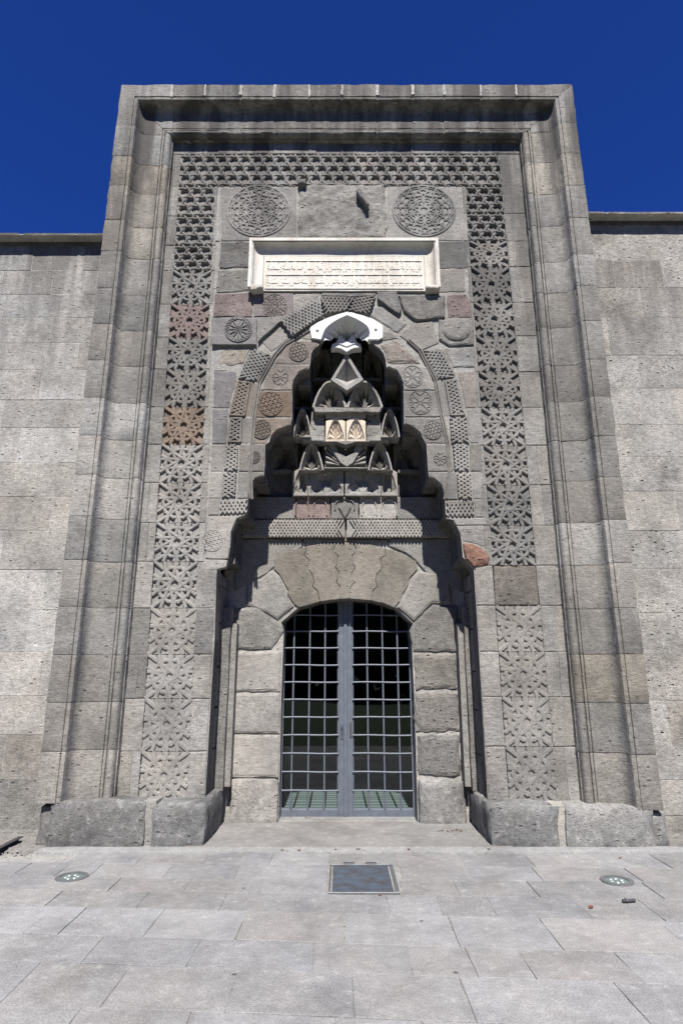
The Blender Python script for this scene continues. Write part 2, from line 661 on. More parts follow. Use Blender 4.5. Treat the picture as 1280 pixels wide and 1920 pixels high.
# joints between rows: measured at the two sides of the photo
BD = [((0, 1600), (1280, 1601)), ((0, 1616), (1280, 1628)), ((0, 1643), (1280, 1654)), ((0, 1667), (1280, 1686)), ((0, 1696), (1280, 1727)),
      ((0, 1748), (1280, 1789)), ((0, 1800), (1280, 1846)), ((0, 1881), (1280, 1932)), ((0, 1960), (1280, 2020)), ((0, 2080), (1280, 2160))]
JO = [[20, 130, 262, 385, 508, 617, 742, 865, 990, 1120, 1232], [32, 112, 175, 313, 445, 579, 614, 750, 870, 1003, 1118, 1180, 1240],
      [72, 210, 349, 490, 614, 750, 854, 995, 1135, 1212], [90, 262, 417, 555, 727, 822, 917, 1082, 1205], [55, 120, 280, 450, 646, 847, 1022, 1247],
      [160, 357, 588, 767, 880, 980, 1162], [15, 205, 432, 663, 874, 1170], [110, 340, 575, 800, 1020, 1230], [60, 300, 560, 830, 1090]]


def row_line(b):
    (xa, ya), (xb, yb) = G(*b[0]), G(*b[1])
    return lambda x: ya + (yb - ya) * (min(max(x, -5), 5) - xa) / (xb - xa)


HATCH = (-0.17, 0.60, 5.36, 5.97)
for r in range(len(BD) - 1):
    far, near = row_line(BD[r]), row_line(BD[r + 1])
    ym = (BD[r][0][1] + BD[r + 1][0][1] + BD[r][1][1] + BD[r + 1][1][1]) / 4
    xs = [G(px, ym)[0] for px in JO[r]]
    while xs[0] > -5.2:
        xs.insert(0, xs[0] - random.uniform(0.6, 0.95))
    while xs[-1] < 5.2:
        xs.append(xs[-1] + random.uniform(0.6, 0.95))
    for a, b_ in zip(xs, xs[1:]):
        if r in (1, 2) and abs((a + b_) / 2 - 0.2) < 0.36 and b_ - a > 0.3:
            continue                            # the iron hatch lies here
        if a < -2.95 and r == 0:
            continue
        sk = random.uniform(-0.01, 0.01)
        q = [(a, near(a)), (b_, near(b_)), (b_ + sk, far(b_)), (a + sk, far(a))]
        me = slab_mesh(q, 0, 0.05, 0.003, 0.003, 0.12, 0.0016 if random.random() < 0.86 else 0.0045)
        zt = random.uniform(-0.003, 0.002)
        me.transform(__import__('mathutils').Matrix(((1, 0, 0, 0), (0, 0, 1, 0), (0, -1, 0, zt), (0, 0, 0, 1))))
        me.flip_normals() if me.polygons[-1].normal.z < 0 else None
        paler = 1.0 + (0.06 if r >= 4 else -0.03)  # near rows a touch paler, far rows a touch darker
        link('paving_slab', me, PAVE, pave, tint(tuple(c * paler for c in PAVC), 0.03))
rows_behind = [3.1, 2.4, 1.7, 1.0, 0.3, -0.4, -1.1, -1.8, -2.5, -3.2]
for y1, y0 in zip(rows_behind, rows_behind[1:]):
    pass
link('paving_field', box_mesh([(-9, -5.3, 0.22, 6.5, -0.05, -0.004), (5.3, 9, 0.22, 6.5, -0.05, -0.004), (-5.25, 5.25, 0.24, 2.72, -0.05, -0.004)]), PAVE, pave, (*PAVC, 1))
# cement ledge along the foot of the portal and the sill slab in front of the door
rough_box('cement_ledge', (-3.02, 3.9, 6.44, 6.66, -0.04, 0.014), 0.10, 0.006, PAVE, pave, (0.31, 0.307, 0.30), 0.015, 3)
sill = thing('door_sill', 'wide pale worn stone sill slab in front of the glazed door', 'sill')
bevel_box('sill_slab', (-1.62, 1.62, 6.575, 7.66, -0.03, 0.021), 0.012, PAVE, sill, tint((0.235, 0.232, 0.226), 0.03))
bevel_box('threshold', (-0.80, 0.80, 7.665, 8.02, -0.03, 0.024), 0.01, PAVE, sill, tint((0.22, 0.217, 0.21), 0.03))

# ------------------------------------------------------------------ FLANKING WALLS
LY = [460, 507, 552, 595, 642.5, 693, 750, 802, 868, 931, 995, 1068, 1144, 1222, 1305, 1378, 1459, 1548]
RY = [420, 489, 539, 595, 666, 728, 796, 856, 921, 995, 1066, 1149, 1227, 1314, 1400, 1463, 1530, 1600]


def flank_wall(side, ys, ctop, cols, label):
    t = thing('boundary_wall', label, 'wall', (side * 5, WALL, 0))
    t.location = (0, 0, 0)
    zs = [Zp(y, WALL) for y in ys]
    zs[-1] = -0.05
    xin, xout = 3.10, 8.6
    X = lambda x: side * x
    link('wall_core', box_mesh([(min(X(xin), X(xout)), max(X(xin), X(xout)), WALL + 0.0035, WALL + 0.8, -0.06, zs[0] + 0.0)]), MORTAR, t, (0.29, 0.287, 0.275, 1))
    for i in range(len(zs) - 1):
        x = xin - random.uniform(0.05, 0.5)
        while x < xout:
            wd = random.uniform(0.38, 0.98)
            x2 = min(x + wd, xout)
            if xout - x2 < 0.3:
                x2 = xout
            a, b_ = sorted((X(max(x, xin - 0.05)), X(x2)))
            mt = ROUGH if (side > 0 and random.random() < 0.5) else STONE
            c = random.choice(cols)
            if i >= len(zs) - 3 and side < 0:
                c = random.choice(((0.27, 0.262, 0.25), (0.255, 0.245, 0.23))) if i < len(zs) - 2 else GREY
            stone('wall_block', rect(a, b_, zs[i + 1], zs[i]), WALL, 0.06, mt, t, tint(c, 0.055), 0.003, 0.003, 0.0025, 0.0032, step=0.2)
            x = x2
    zt = Zp(ctop, WALL - 0.16)
    x = xin
    k = 0
    while x < xout:
        x2 = x + (0.77 if side < 0 else 1.5 * random.uniform(0.75, 1.1))
        if k == 0:
            x2 = xin + (0.66 if side < 0 else 0.56)
        a, b_ = sorted((X(x), X(x2)))
        g = 0.035 if side < 0 else 0.012
        z0 = zs[0] + 0.055
        link('coping_stone', slab_mesh([(a + g, z0), (b_ - g, z0), (b_ - g, zt), (a + g, zt)], WALL - 0.16, 0.9, 0.012, 0.006, 0.15, 0), STONE, t,
             tint(GREY if side < 0 else MID))
        x = x2
        k += 1
    a, b_ = sorted((X(xin), X(xout)))
    link('coping_mortar', box_mesh([(a, b_, WALL - 0.157, WALL + 0.7, zs[0] + 0.058, zt - 0.006)]), MORTAR, t, (*(0.391, 0.384, 0.365), 1))
    link('coping_bed', box_mesh([(a, b_, WALL - 0.01, WALL + 0.7, zs[0] - 0.02, zs[0] + 0.054)]), ROUGH, t, (*DARK, 1))
    return t


flank_wall(-1, LY, 439, [PALE, PALE, (0.318, 0.312, 0.304), (0.345, 0.34, 0.333), (0.30, 0.293, 0.284)], 'long pale grey ashlar wall with white mortared coping left of the portal')
flank_wall(1, RY, 399, [(0.305, 0.299, 0.29), (0.285, 0.279, 0.27), (0.32, 0.312, 0.302), (0.295, 0.285, 0.272)], 'rough darker grey ashlar wall with plain coping right of the portal')

# ------------------------------------------------------------------ PORTAL
portal = thing('stone_portal', 'tall carved grey stone portal with moulded frame, strapwork bands and stalactite niche', 'portal')
HX, ZT = 3.14, 9.60
prof = [(0, 0), (.200, 0), (.205, .016), (.217, .016), (.222, .0), (.252, .002), (.262, .03)]
for k in range(1, 9):
    a = math.pi / 2 * k / 8
    prof.append((.262 + .090 * (1 - math.cos(a)), .03 + .125 * math.sin(a)))
prof += [(.46, .163), (.57, .170)]
prof += [(.576, .188), (.588, .188), (.592, .162), (.608, .162), (.612, .186)]
for k in range(0, 8):
    a = math.pi * k / 7
    prof.append((.659 - .044 * math.cos(a), .190 - .050 * math.sin(a)))
prof += [(.706, .222), (.716, .222), (.720, .30)]
NP = len(prof)


def frame_piece(kind, s0, s1, shrink=0.0, wob=0.004, col=None, name='frame_stone', m=None, back=0.40):
    """kind L / R: upright pieces, s is z; T: the piece along the top, s is x. ends given as numbers or 'mitre'"""
    dx, dy = 0.0, random.uniform(-wob, wob * 0.3)
    rows = []
    length = 1.0
    n = 6
    sec = [(o + 0 * dx, d_ + dy + shrink) for o, d_ in prof]
    for q in range(n + 1):
        row = []
        endc = 0.0035 if q in (0, n) and not shrink else 0.0
        jit = 0 if shrink else 0.0035
        for (o, d_) in sec:
            a = -(HX - o) if s0 == 'mitre' and kind == 'T' else s0
            b_ = (HX - o) if s1 == 'mitre' and kind == 'T' else (ZT - o if s1 == 'mitre' else s1)
            g = 0.0028 if not shrink else 0
            a2 = a + (g if s0 != 'mitre' else 0)
            b2 = b_ - (g if s1 != 'mitre' else 0)
            tq = q / n
            if q == 1:
                tq = 0.03
            if q == n - 1:
                tq = 0.97
            s = a2 + (b2 - a2) * tq
            dd = F0 + d_ + endc + random.uniform(-jit, jit)
            oo = o + random.uniform(-jit, jit) * (0.6 if o > 0.01 else 2.2)
            if kind == 'L':
                row.append((-(HX - oo) , dd, s))
            elif kind == 'R':
                row.append(((HX - oo), dd, s))
            else:
                row.append((s, dd, ZT - oo))
        # back edge
        for o in (prof[-1][0], 0.0):
            a = -(HX - o) if s0 == 'mitre' and kind == 'T' else s0
            b_ = (HX - o) if s1 == 'mitre' and kind == 'T' else (ZT - o if s1 == 'mitre' else s1)
            s = a + (b_ - a) * q / n
            dd = F0 + back
            row.append((-(HX - o), dd, s) if kind == 'L' else ((HX - o), dd, s) if kind == 'R' else (s, dd, ZT - o))
        rows.append(row)
    K = NP + 2
    vs = [v for r_ in rows for v in r_]
    fs = []
    for q in range(n):
        for i in range(K):
            a, b_ = q * K + i, q * K + (i + 1) % K
            fs.append((a, b_, b_ + K, a + K))
    fs.append(tuple(range(K)))
    fs.append(tuple(range(n * K, n * K + K)))
    return link(name, mesh(name, vs, fs), m or STONE, portal, col, smooth=32)


LFY = [234, 292, 347, 411, 470, 540, 607, 675, 745, 816, 889, 967, 1049, 1137, 1227, 1317, 1409]
RFY = [230, 287, 347, 408, 476, 535, 601, 673, 743, 817, 894, 974, 1055, 1139, 1226, 1319, 1415]
ZB_L, ZB_R = Zp(1507, F0), Zp(1520, F0)
lcol = [MID, MID, BEIGE, BEIGE, BEIGE, MID, GREY, GREY, MID, SOFT, SOFT, SOFT, MID, MID, GREY, GREY, MID, SOFT, SOFT]
rcol = [MID, BEIGE, BEIGE, MID, MID, MID, GREY, GREY, DARK, GREY, GREY, GREY, MID, GREY, GREY, (0.19, 0.178, 0.157), GREY, GREY, MID]
for kind, ys, zb, cols in (('L', LFY, ZB_L, lcol), ('R', RFY, ZB_R, rcol)):
    zs = [Zp(y, F0) for y in ys] + [zb]
    frame_piece(kind, zs[0], 'mitre', col=tint(cols[0]))
    for i in range(len(zs) - 1):
        frame_piece(kind, zs[i + 1], zs[i], wob=0.011 if (kind == 'R' and 5 <= i <= 8) else 0.004, col=tint(cols[i + 1], 0.07))
    frame_piece(kind, zb, 'mitre', shrink=0.012, wob=0, col=(0.27, 0.265, 0.25, 1), name='frame_mortar', m=MORTAR, back=0.38)
TX = [323, 385, 452, 515, 580, 641, 707, 773, 832, 900, 967]
tx = [P(x, 165, F0)[0] for x in TX]
frame_piece('T', 'mitre', tx[0], col=tint(MID))
for a, b_ in zip(tx, tx[1:]):
    frame_piece('T', a + 0.002, b_ - 0.002, col=tint(GREY, 0.08))
frame_piece('T', tx[-1], 'mitre', col=tint(MID))
frame_piece('T', 'mitre', 'mitre', shrink=0.014, wob=0, col=(0.20, 0.195, 0.185, 1), name='frame_mortar', m=MORTAR, back=0.38)
for x in tx:
    hw_ = random.uniform(0.010, 0.028)
    link('mortar_joint', slab_mesh(rect(x - hw_, x + hw_, ZT - 0.20 + random.uniform(-.03, .03), ZT - 0.004), F0 - 0.009, 0.03, 0.004, 0.009, 0.05, 0), MORTAR, portal, (0.33, 0.325, 0.315, 1))

# solid body behind the faces
NH = 1.50
link('portal_core', box_mesh([(-3.12, -1.66, 6.99, 8.5, -0.05, 9.56), (1.66, 3.12, 6.99, 8.5, -0.05, 9.56), (-1.665, 1.665, 6.99, 8.5, 6.30, 9.555),
                              (-1.665, 1.665, J + 0.25, 8.5, 2.75, 6.305)]), MORTAR, portal, (*DARK, 1))

# outline of the niche on the field (crop measures), left foot -> apex -> right foot
SIL = ([(-1.50, -0.02)] + [P(402, 1200, F)] + [P(406, 1062, F)] +
       c4([(72, 1290), (80, 1240), (85, 1170), (95, 1135), (112, 1108), (135, 1092), (160, 1085), (163, 1050), (166, 1010), (170, 975), (176, 948), (186, 928), (200, 913), (222, 904), (242, 900),
           (246, 850), (248, 750), (268, 738), (274, 715), (284, 697), (302, 680), (330, 665), (370, 655), (377, 620), (378, 470), (383, 445), (393, 424), (412, 402),
           (434, 391), (457, 386), (464, 360), (468, 320), (475, 298), (488, 283), (506, 272)], F) + c6([(322, 400), (344, 343), (362, 302), (395, 266), (436, 235), (487, 203), (538, 179), (590, 157), (647, 179), (698, 202), (749, 231), (790, 262), (814, 297), (824, 340), (808, 400)], F) + c4([(778, 276), (795, 285), (815, 310), (826, 340), (830, 378),
           (856, 384), (880, 396), (898, 414), (906, 440), (912, 475), (915, 650), (950, 660), (980, 680), (996, 697), (1006, 720), (1022, 746), (1027, 820), (1029, 860), (1034, 905),
           (1060, 913), (1082, 927), (1097, 948), (1106, 980), (1111, 1020), (1115, 1085), (1138, 1098), (1158, 1122), (1172, 1150), (1185, 1175), (1190, 1215), (1196, 1290)], F) +
       [P(888, 1066, F), P(893, 1140, F), (1.46, -0.02)])

# mortar bed of the field, cut to the niche outline
ZTB0, ZTB1 = Zp(349, F), Zp(289, F)
HT = ZTB1 - ZTB0


def bed_piece(poly, y0, y1, m, col, name='mortar_bed'):
    n_ = len(poly)
    vs_ = [(x, y0, z) for x, z in poly] + [(x, y1, z) for x, z in poly]
    fs_ = [tuple(range(n_)), tuple(range(2 * n_ - 1, n_ - 1, -1))] + [(i_, (i_ + 1) % n_, n_ + (i_ + 1) % n_, n_ + i_) for i_ in range(n_)]
    return link(name, mesh(name, vs_, fs_), m, portal, col)


BEDC = (0.26, 0.255, 0.245, 1)
bed_piece([(-1.688, -0.02)] + SIL + [(1.684, -0.02), (1.632, ZTB0), (-1.812, ZTB0)], F + 0.009, F + 0.05, MORTAR, BEDC)
bed_piece([(-2.44, -0.02), (-2.192, -0.02), (-2.318, ZTB1), (-2.44, ZTB1)], F + 0.009, F + 0.05, MORTAR, BEDC)
bed_piece([(2.192, -0.02), (2.44, -0.02), (2.44, ZTB1), (2.134, ZTB1)], F + 0.009, F + 0.05, MORTAR, BEDC)
bed_piece(rect(-2.44, 2.44, ZTB1, 8.92), F + 0.009, F + 0.05, MORTAR, BEDC)
link('portal_core', box_mesh([(-2.45, -1.6, F + 0.075, F + 0.2, -0.02, 8.9), (1.6, 2.45, F + 0.075, F + 0.2, -0.02, 8.9), (-1.6, 1.6, F + 0.075, F + 0.2, 6.6, 8.9)]), MORTAR, portal, (*DARK, 1))
NICHE_DARK = (0.125, 0.122, 0.118)                  # dark grey stone as elsewhere on the front, set here to deepen niche shade
ns = len(SIL)
sil2 = inset(SIL[::-1], 0.004)[::-1]
vs = [(x, F + 0.04, z) for x, z in SIL] + [(x, F + 0.24, z) for x, z in SIL] + [(x * 1.1, F + 0.24, z + 0.08) for x, z in SIL]
fs = [(i, i + 1, ns + i + 1, ns + i) for i in range(ns - 1)] + [(ns + i, ns + i + 1, 2 * ns + i + 1, 2 * ns + i) for i in range(ns - 1)]
link('arch_reveal', mesh('arch_reveal', vs, fs), ROUGH, portal, (*NICHE_DARK, 1))

# --- carved bands and the plain strips beside them
LBY = [1502, 1409, 1310, 1227, 1140, 1053, 980, 905, 833, 763, 692, 632, 570, 507, 460, 405, 352]
RBY = [1504, 1400, 1307, 1222, 1136, 1060, 985, 909, 835, 764, 697, 630, 567, 500, 452, 400, 350]
def panel(xc, zc, sx, sz, var, col, rot=0, label=None):
    o = link('strapwork_panel', CELLS[var], CARVED, portal, col, (xc, F + CDEP[var], zc), label=label)
    o.scale = (sx / BW, 1, sz / BW)
    if rot:
        o.rotation_euler = (0, rot, 0)
        o.scale = (sz / BW, 1, sx / BW)
    return o


def band_x(side, z):
    return -1.94 - 0.125 * (z - 0.4) / 8.0 if side < 0 else 1.938 - 0.055 * (z - 0.4) / 8.0


for side, ys in ((-1, LBY), (1, RBY)):
    zs = [Zp(y, F) for y in ys]
    zs[-1] = ZTB0
    for i in range(len(zs) - 1):
        xc = band_x(side, (zs[i] + zs[i + 1]) / 2)
        if side < 0:
            var = 0 if i < 4 else (1 if i < 8 else (2 if i < 12 else 4 if i > 12 else 1))
            c = (0.25, 0.244, 0.235) if i < 3 else MID if i < 5 else (0.25, 0.244, 0.235) if i < 8 else (0.17, 0.135, 0.11) if i == 8 else GREY if i < 11 else PINK if i == 11 else MID if i < 13 else MID
        else:
            var = 0 if i < 4 else (1 if i < 9 else (2 if i < 14 else 4))
            c = MID if i < 2 else GREY if i in (4, 5, 6, 9, 10) else DARK if i == 12 else MID
            c = tuple(q * 0.9 for q in c)
        if side > 0 and i == 4:
            # the worn block whose carving is nearly gone
            stone('eroded_panel', rect(xc - 0.25, xc + 0.25, zs[i] , zs[i + 1]), F + 0.006, 0.05, ROUGH, portal, (0.178, 0.166, 0.152), 0.012, 0.006,
                  label='worn brownish band block with faint star carving')
            continue
        panel(xc, (zs[i] + zs[i + 1]) / 2, 0.498, (zs[i + 1] - zs[i]) - 0.006, var, tint(c))
    # plain strips
    for i in range(len(zs) - 1):
        a, b_ = zs[i], zs[i + 1]
        base = SOFT if side < 0 else MID
        if side < 0 and i in (2, 3, 8, 9, 10):
            base = GREY
        if side > 0 and i in (4, 5, 10, 11):
            base = GREY
        x0, x1 = sorted((side * 2.425, band_x(side, (a + b_) / 2) + side * 0.254))
        if random.random() < 0.35:
            xm = x0 + (x1 - x0) * random.uniform(0.35, 0.65)
            stone('plain_stone', rect(x0, xm, a, b_), F, 0.05, STONE, portal, base, 0.006, 0.003, 0.004)
            stone('plain_stone', rect(xm, x1, a, b_), F, 0.05, STONE, portal, base, 0.006, 0.003, 0.004)
        else:
            stone('plain_stone', rect(x0, x1, a, b_), F, 0.05, STONE, portal, base, 0.006, 0.003, 0.004)
    # inner strip: broad below the niche springing, narrow above
    for i in range(len(zs) - 1):
        a, b_ = zs[i], zs[i + 1]
        base = SOFT if side < 0 else MID
        if side < 0 and i in (3,):
            base = GREY
        xe = band_x(side, (a + b_) / 2) - side * 0.254
        xin = side * (1.50 if side < 0 else 1.46) if i < 5 else xe - side * (0.075 if i < 9 else 0.045)
        x0, x1 = sorted((xe, xin))
        if i < 5:
            stone('plain_stone', rect(x0, x1, a, b_), F, 0.22, STONE, portal, base, 0.010, 0.004, 0.004)
        else:
            stone('plain_stone', rect(x0, x1, a, b_), F, 0.05, STONE, portal, base, 0.006, 0.003, 0.004)
# top band and the strip above it
for side in (-1, 1):
    xc = band_x(side, (ZTB0 + ZTB1) / 2)
    panel(xc, (ZTB0 + ZTB1) / 2, 0.498, HT - 0.004, 4, tint(MID))
    stone('plain_stone', rect(*sorted((side * 2.425, xc + side * 0.254)), ZTB0, ZTB1), F, 0.05, STONE, portal, MID, 0.006)
nt_ = 7
bx0, bx1 = band_x(-1, ZTB1) + 0.252, band_x(1, ZTB1) - 0.252
wt = (bx1 - bx0) / nt_
for k in range(nt_):
    c = MID if k not in (2, 3) else GREY
    panel(bx0 + wt * (k + 0.5), (ZTB0 + ZTB1) / 2, wt - 0.004, HT - 0.004, 4, tint(c))
x = -2.425
for wd in (0.62, 0.72, 0.66, 0.58, 0.75, 0.64, 0.88):
    stone('plain_stone', rect(x, min(x + wd, 2.425), ZTB1 + 0.002, 8.90), F, 0.05, STONE, portal, MID, 0.006)
    x += wd

# --- field between the bands
TH = 0.10


def fstone(poly, col, m=SMOOTHST, cr=c4, name='field_stone', bevel=0.006, jit=0.005, proud=0.004, D=F, thick=TH, pillow=0.0, label=None):
    return stone(name, cr(poly, D), D, thick, m, portal, col, bevel, jit, proud, 0.004, pillow, label=label)


def circle_segs(kind, r):
    segs = []
    box = [(r * math.cos(2 * math.pi * k / 24), r * math.sin(2 * math.pi * k / 24)) for k in range(24)]
    if kind == 'star':
        for k in range(5):
            for s in (-1, 1):
                segs.append(clip_poly(*line_at(math.pi * k / 5, s * r * 0.13), box))
        for k in range(10):
            a = math.pi * (k + .5) / 5
            for rr, hf in ((0.42, 0.15), (0.66, 0.20), (0.84, 0.22)):
                for tl in (-0.5, 0.5):
                    segs.append(clip_poly(*line_at(a + math.pi / 2 + tl, 0, r * hf, (math.cos(a) * r * rr, math.sin(a) * r * rr)), box))
    elif kind == 'lattice':
        for k in range(3):
            for s in (-0.66, -0.33, 0, 0.33, 0.66):
                segs.append(clip_poly(*line_at(math.pi * k / 3 + 0.26, s * r), box))
    elif kind == 'petal':
        for k in range(12):
            a = 2 * math.pi * k / 12
            segs.append(((math.cos(a) * r * .18, math.sin(a) * r * .18), (math.cos(a) * r * .68, math.sin(a) * r * .68)))
        for k in range(24):
            a = 2 * math.pi * k / 24
            segs.append(((math.cos(a) * r * .76, math.sin(a) * r * .76), (math.cos(a + .26) * r * .97, math.sin(a + .26) * r * .97)))
    elif kind == 'flake':
        for k in range(8):
            a = math.pi * k / 4
            segs.append(((math.cos(a) * r * .08, math.sin(a) * r * .08), (math.cos(a) * r * .9, math.sin(a) * r * .9)))
            for s in (-1, 1):
                c = (math.cos(a) * r * .55, math.sin(a) * r * .55)
                e = (c[0] + math.cos(a + s * .8) * r * .4, c[1] + math.sin(a + s * .8) * r * .4)
                segs.append((c, e))
    return [s for s in segs if s]


def ring_mesh(vs, fs, r, wd, hg, y0, n=40):
    o = len(vs)
    pr = [(-wd / 2, -0.003), (-wd / 4, hg), (wd / 4, hg), (wd / 2, -0.003)]
    for k in range(n):
        a = 2 * math.pi * k / n
        for (dr, hh) in pr:
            vs.append(((r + dr) * math.cos(a), y0 - hh, (r + dr) * math.sin(a)))
    for k in range(n):
        for q in range(3):
            a, b_ = o + k * 4 + q, o + ((k + 1) % n) * 4 + q
            fs.append((a, b_, b_ + 1, a + 1))


def roundel(parent, c, rx, rz, kind, D, col, wd=None, hg=0.0035, rim=True, label=None):
    r = 1.0
    segs = circle_segs(kind, rx)
    me0 = straps_mesh(segs, wd or (rx * 0.06 if kind == 'star' else rx * 0.11), hg, 0.25, 0.5, None, 0.0)
    vs = [tuple(v.co) for v in me0.vertices]
    fs = [tuple(p.vertices) for p in me0.polygons]
    bpy.data.meshes.remove(me0)
    if rim:
        ring_mesh(vs, fs, rx * 0.985, rx * 0.09, hg * 1.5, 0.0)
        if rx > 0.2:
            ring_mesh(vs, fs, rx * 0.90, rx * 0.05, hg * 1.0, 0.0)
    if kind in ('petal',):
        ring_mesh(vs, fs, rx * 0.09, rx * 0.1, hg * 1.6, 0.0, 14)
    vs = [(x, y, z * rz / rx) for x, y, z in vs]
    col = tuple(q * 1.1 for q in col[:3]) + (1,)
    return link('roundel', mesh('roundel', vs, fs), CARVED, parent, col, (c[0], D, c[1]), label=label)


def rd(st, cr, cxy, rpx, kind, col, rz=None, dy=0.0, **kw):
    c = cr([cxy], F)[0]
    e = cr([(cxy[0] + rpx, cxy[1])], F)[0]
    f_ = cr([(cxy[0], cxy[1] - (rz or rpx))], F)[0]
    return roundel(st, c, e[0] - c[0], f_[1] - c[1], kind, F - 0.0045 + dy, col, **kw)


def lattice(poly, col, cr=c4, pitch=0.056, name='lattice_stone', D=F, label=None, ang=None, hole=None):
    """a stone whose face is cut into small rows of drop shaped holes: sunk ground under two crossing sets of flat bars"""
    pl = cr(poly, D)
    if area(pl) < 0:
        pl = pl[::-1]
    o = link(name, slab_mesh(pl, D + 0.006, TH, 0.006, 0.003, 0.09, 0.004), CARVED, portal, tint(col), label=label)
    inn = inset(pl, 0.006)
    if hole:
        inn = cr(hole, D)
        if area(inn) < 0:
            inn = inn[::-1]
    ctr = (sum(p[0] for p in inn) / len(inn), sum(p[1] for p in inn) / len(inn))
    if ang is None:
        i = max(range(len(pl)), key=lambda q: math.dist(pl[q], pl[(q + 1) % len(pl)]))
        e = (pl[(i + 1) % len(pl)][0] - pl[i][0], pl[(i + 1) % len(pl)][1] - pl[i][1])
        ang = math.atan2(e[1], e[0])
    segs = []
    for a in (ang + R(58), ang - R(58)):
        for k in range(-14, 15):
            g = clip_poly(*line_at(a, k * pitch * 0.75, 2.5, ctr), inn)
            if g:
                segs.append(g)
    # frame bars round the edge
    if hole:
        for i in range(len(inn)):
            segs.append((inn[i], inn[(i + 1) % len(inn)]))
    me = straps_mesh(segs, 0.026, 0.022, 0.08, 0.85, None, D + 0.0065)
    link('carved_lattice', me, CARVED, o, o.color[:])
    if hole:   # plain margin beside the carved strip
        pass
    return o


# row over the inscription
s = fstone([(85, 52), (432, 50), (434, 292), (83, 300)], MID, cr=c3)
rd(s, c3, (258, 160), 145, 'star', tint((0.227, 0.22, 0.214), .02), 117, label='round carved medallion with star strapwork')
q_ = c3([(436, 42), (850, 42), (850, 290), (436, 290)], F)
er = rough_box('eroded_stone', (q_[3][0] + .01, q_[2][0] - .01, F - 0.012, F + 0.06, q_[3][1], q_[1][1]), 0.022, 0.022, ROUGH, portal, (0.225, 0.218, 0.206), 0.03, 17, 7.0,
               label='eroded stone with most of its carving gone between the two medallions')
s = fstone([(852, 45), (1196, 48), (1198, 300), (852, 290)], MID, cr=c3)
rd(s, c3, (1020, 160), 143, 'star', tint((0.214, 0.211, 0.205), .02), 116, label='round carved medallion with a broken middle')
fstone([(62, 50), (83, 50), (79, 300), (56, 300)], SOFT, cr=c3, D=F)
fstone([(1199, 50), (1216, 50), (1224, 300), (1200, 300)], MID, cr=c3)
# beside the inscription
fstone([(80, 302), (270, 300), (268, 424), (74, 430)], DARK, ROUGH, c3, bevel=0.02, jit=0.008)
fstone([(68, 434), (268, 428), (268, 532), (60, 540)], GREY, ROUGH, c3, bevel=0.02, jit=0.008)
fstone([(1020, 300), (1220, 300), (1222, 424), (1020, 430)], DARK, SMOOTHST, c3)
fstone([(1020, 434), (1208, 427), (1212, 534), (1020, 538)], GREY, SMOOTHST, c3)
# row under the inscription
fstone([(56, 545), (231, 536), (231, 650), (47, 650)], PINK, ROUGH, c3)
s = fstone([(233, 534), (420, 528), (420, 650), (233, 650)], (0.183, 0.167, 0.164), SMOOTHST, c3)
rd(s, c3, (332, 600), 58, 'star', tint((0.17, 0.154, 0.151), .02), 55)
s = fstone([(44, 654), (250, 654), (250, 778), (40, 778)], (0.189, 0.183, 0.189), SMOOTHST, c3, D=F - 0.045)
rd(s, c3, (168, 715), 63, 'petal', tint((0.183, 0.176, 0.18), .02), 58, -0.045, label='round rosette with petals and a centre boss')
fstone([(253, 654), (420, 640), (352, 676), (253, 766)], MID, SMOOTHST, c3, D=F - 0.045)
fstone([(422, 530), (548, 530), (535, 556), (422, 640)], MID, ROUGH, c3)
fstone([(76, 796), (222, 796), (192, 868), (72, 880)], BEIGE, ROUGH, c3, bevel=0.02, jit=0.01)
lattice([(357, 664), (540, 555), (560, 642), (412, 742)], MID, c3, D=F - 0.04)
lattice([(543, 555), (700, 560), (665, 622), (564, 640)], GREY, c3, D=F - 0.03)
lattice([(700, 560), (800, 552), (768, 640), (668, 622)], GREY, c3, D=F - 0.03)
fstone([(552, 530), (800, 528), (800, 551), (700, 558), (545, 553)], GREY, ROUGH, c3)
fstone([(264, 756), (350, 678), (404, 744), (318, 812)], MID, SMOOTHST, c3)
fstone([(792, 602), (835, 600), (944, 682), (902, 732), (768, 646)], MID, SMOOTHST, c3, bevel=0.02)
fstone([(802, 530), (895, 530), (920, 612), (906, 636), (806, 566)], GREY, ROUGH, c3, D=F - 0.05)
fstone([(900, 548), (1118, 545), (1120, 650), (985, 665), (926, 622)], GREY, ROUGH, c3, bevel=0.02, jit=0.01, D=F - 0.035)
fstone([(1124, 545), (1215, 542), (1244, 582), (1242, 656), (1128, 656)], PINK, ROUGH, c3, bevel=0.015)
s = fstone([(1086, 660), (1250, 660), (1252, 778), (1140, 785), (1090, 752)], MID, ROUGH, c3, bevel=0.02, jit=0.008, D=F - 0.02)
cc = c3([(1168, 712)], F)[0]
bvs, bfs = [], []
for q, (rr, yy) in enumerate(((0.20, 0.0), (0.19, -0.012), (0.13, -0.022), (0.05, -0.026))):
    for k in range(28):
        a = 2 * math.pi * k / 28
        bvs.append((rr * math.cos(a) * 0.9 + random.uniform(-.004, .004), yy, rr * math.sin(a) * 0.85))
for q in range(3):
    for k in range(28):
        bfs.append((q * 28 + k, q * 28 + (k + 1) % 28, (q + 1) * 28 + (k + 1) % 28, (q + 1) * 28 + k))
bfs.append(tuple(range(84, 112)))
link('blank_boss', mesh('boss', bvs, bfs), ROUGH, s, tint(MID), (cc[0], F - 0.024, cc[1]), smooth=60)
fstone([(1112, 790), (1256, 786), (1258, 885), (1152, 885)], MID, ROUGH, c3, bevel=0.015)
fstone([(906, 736), (970, 676), (1060, 666), (1090, 770), (1002, 808)], MID, SMOOTHST, c3)
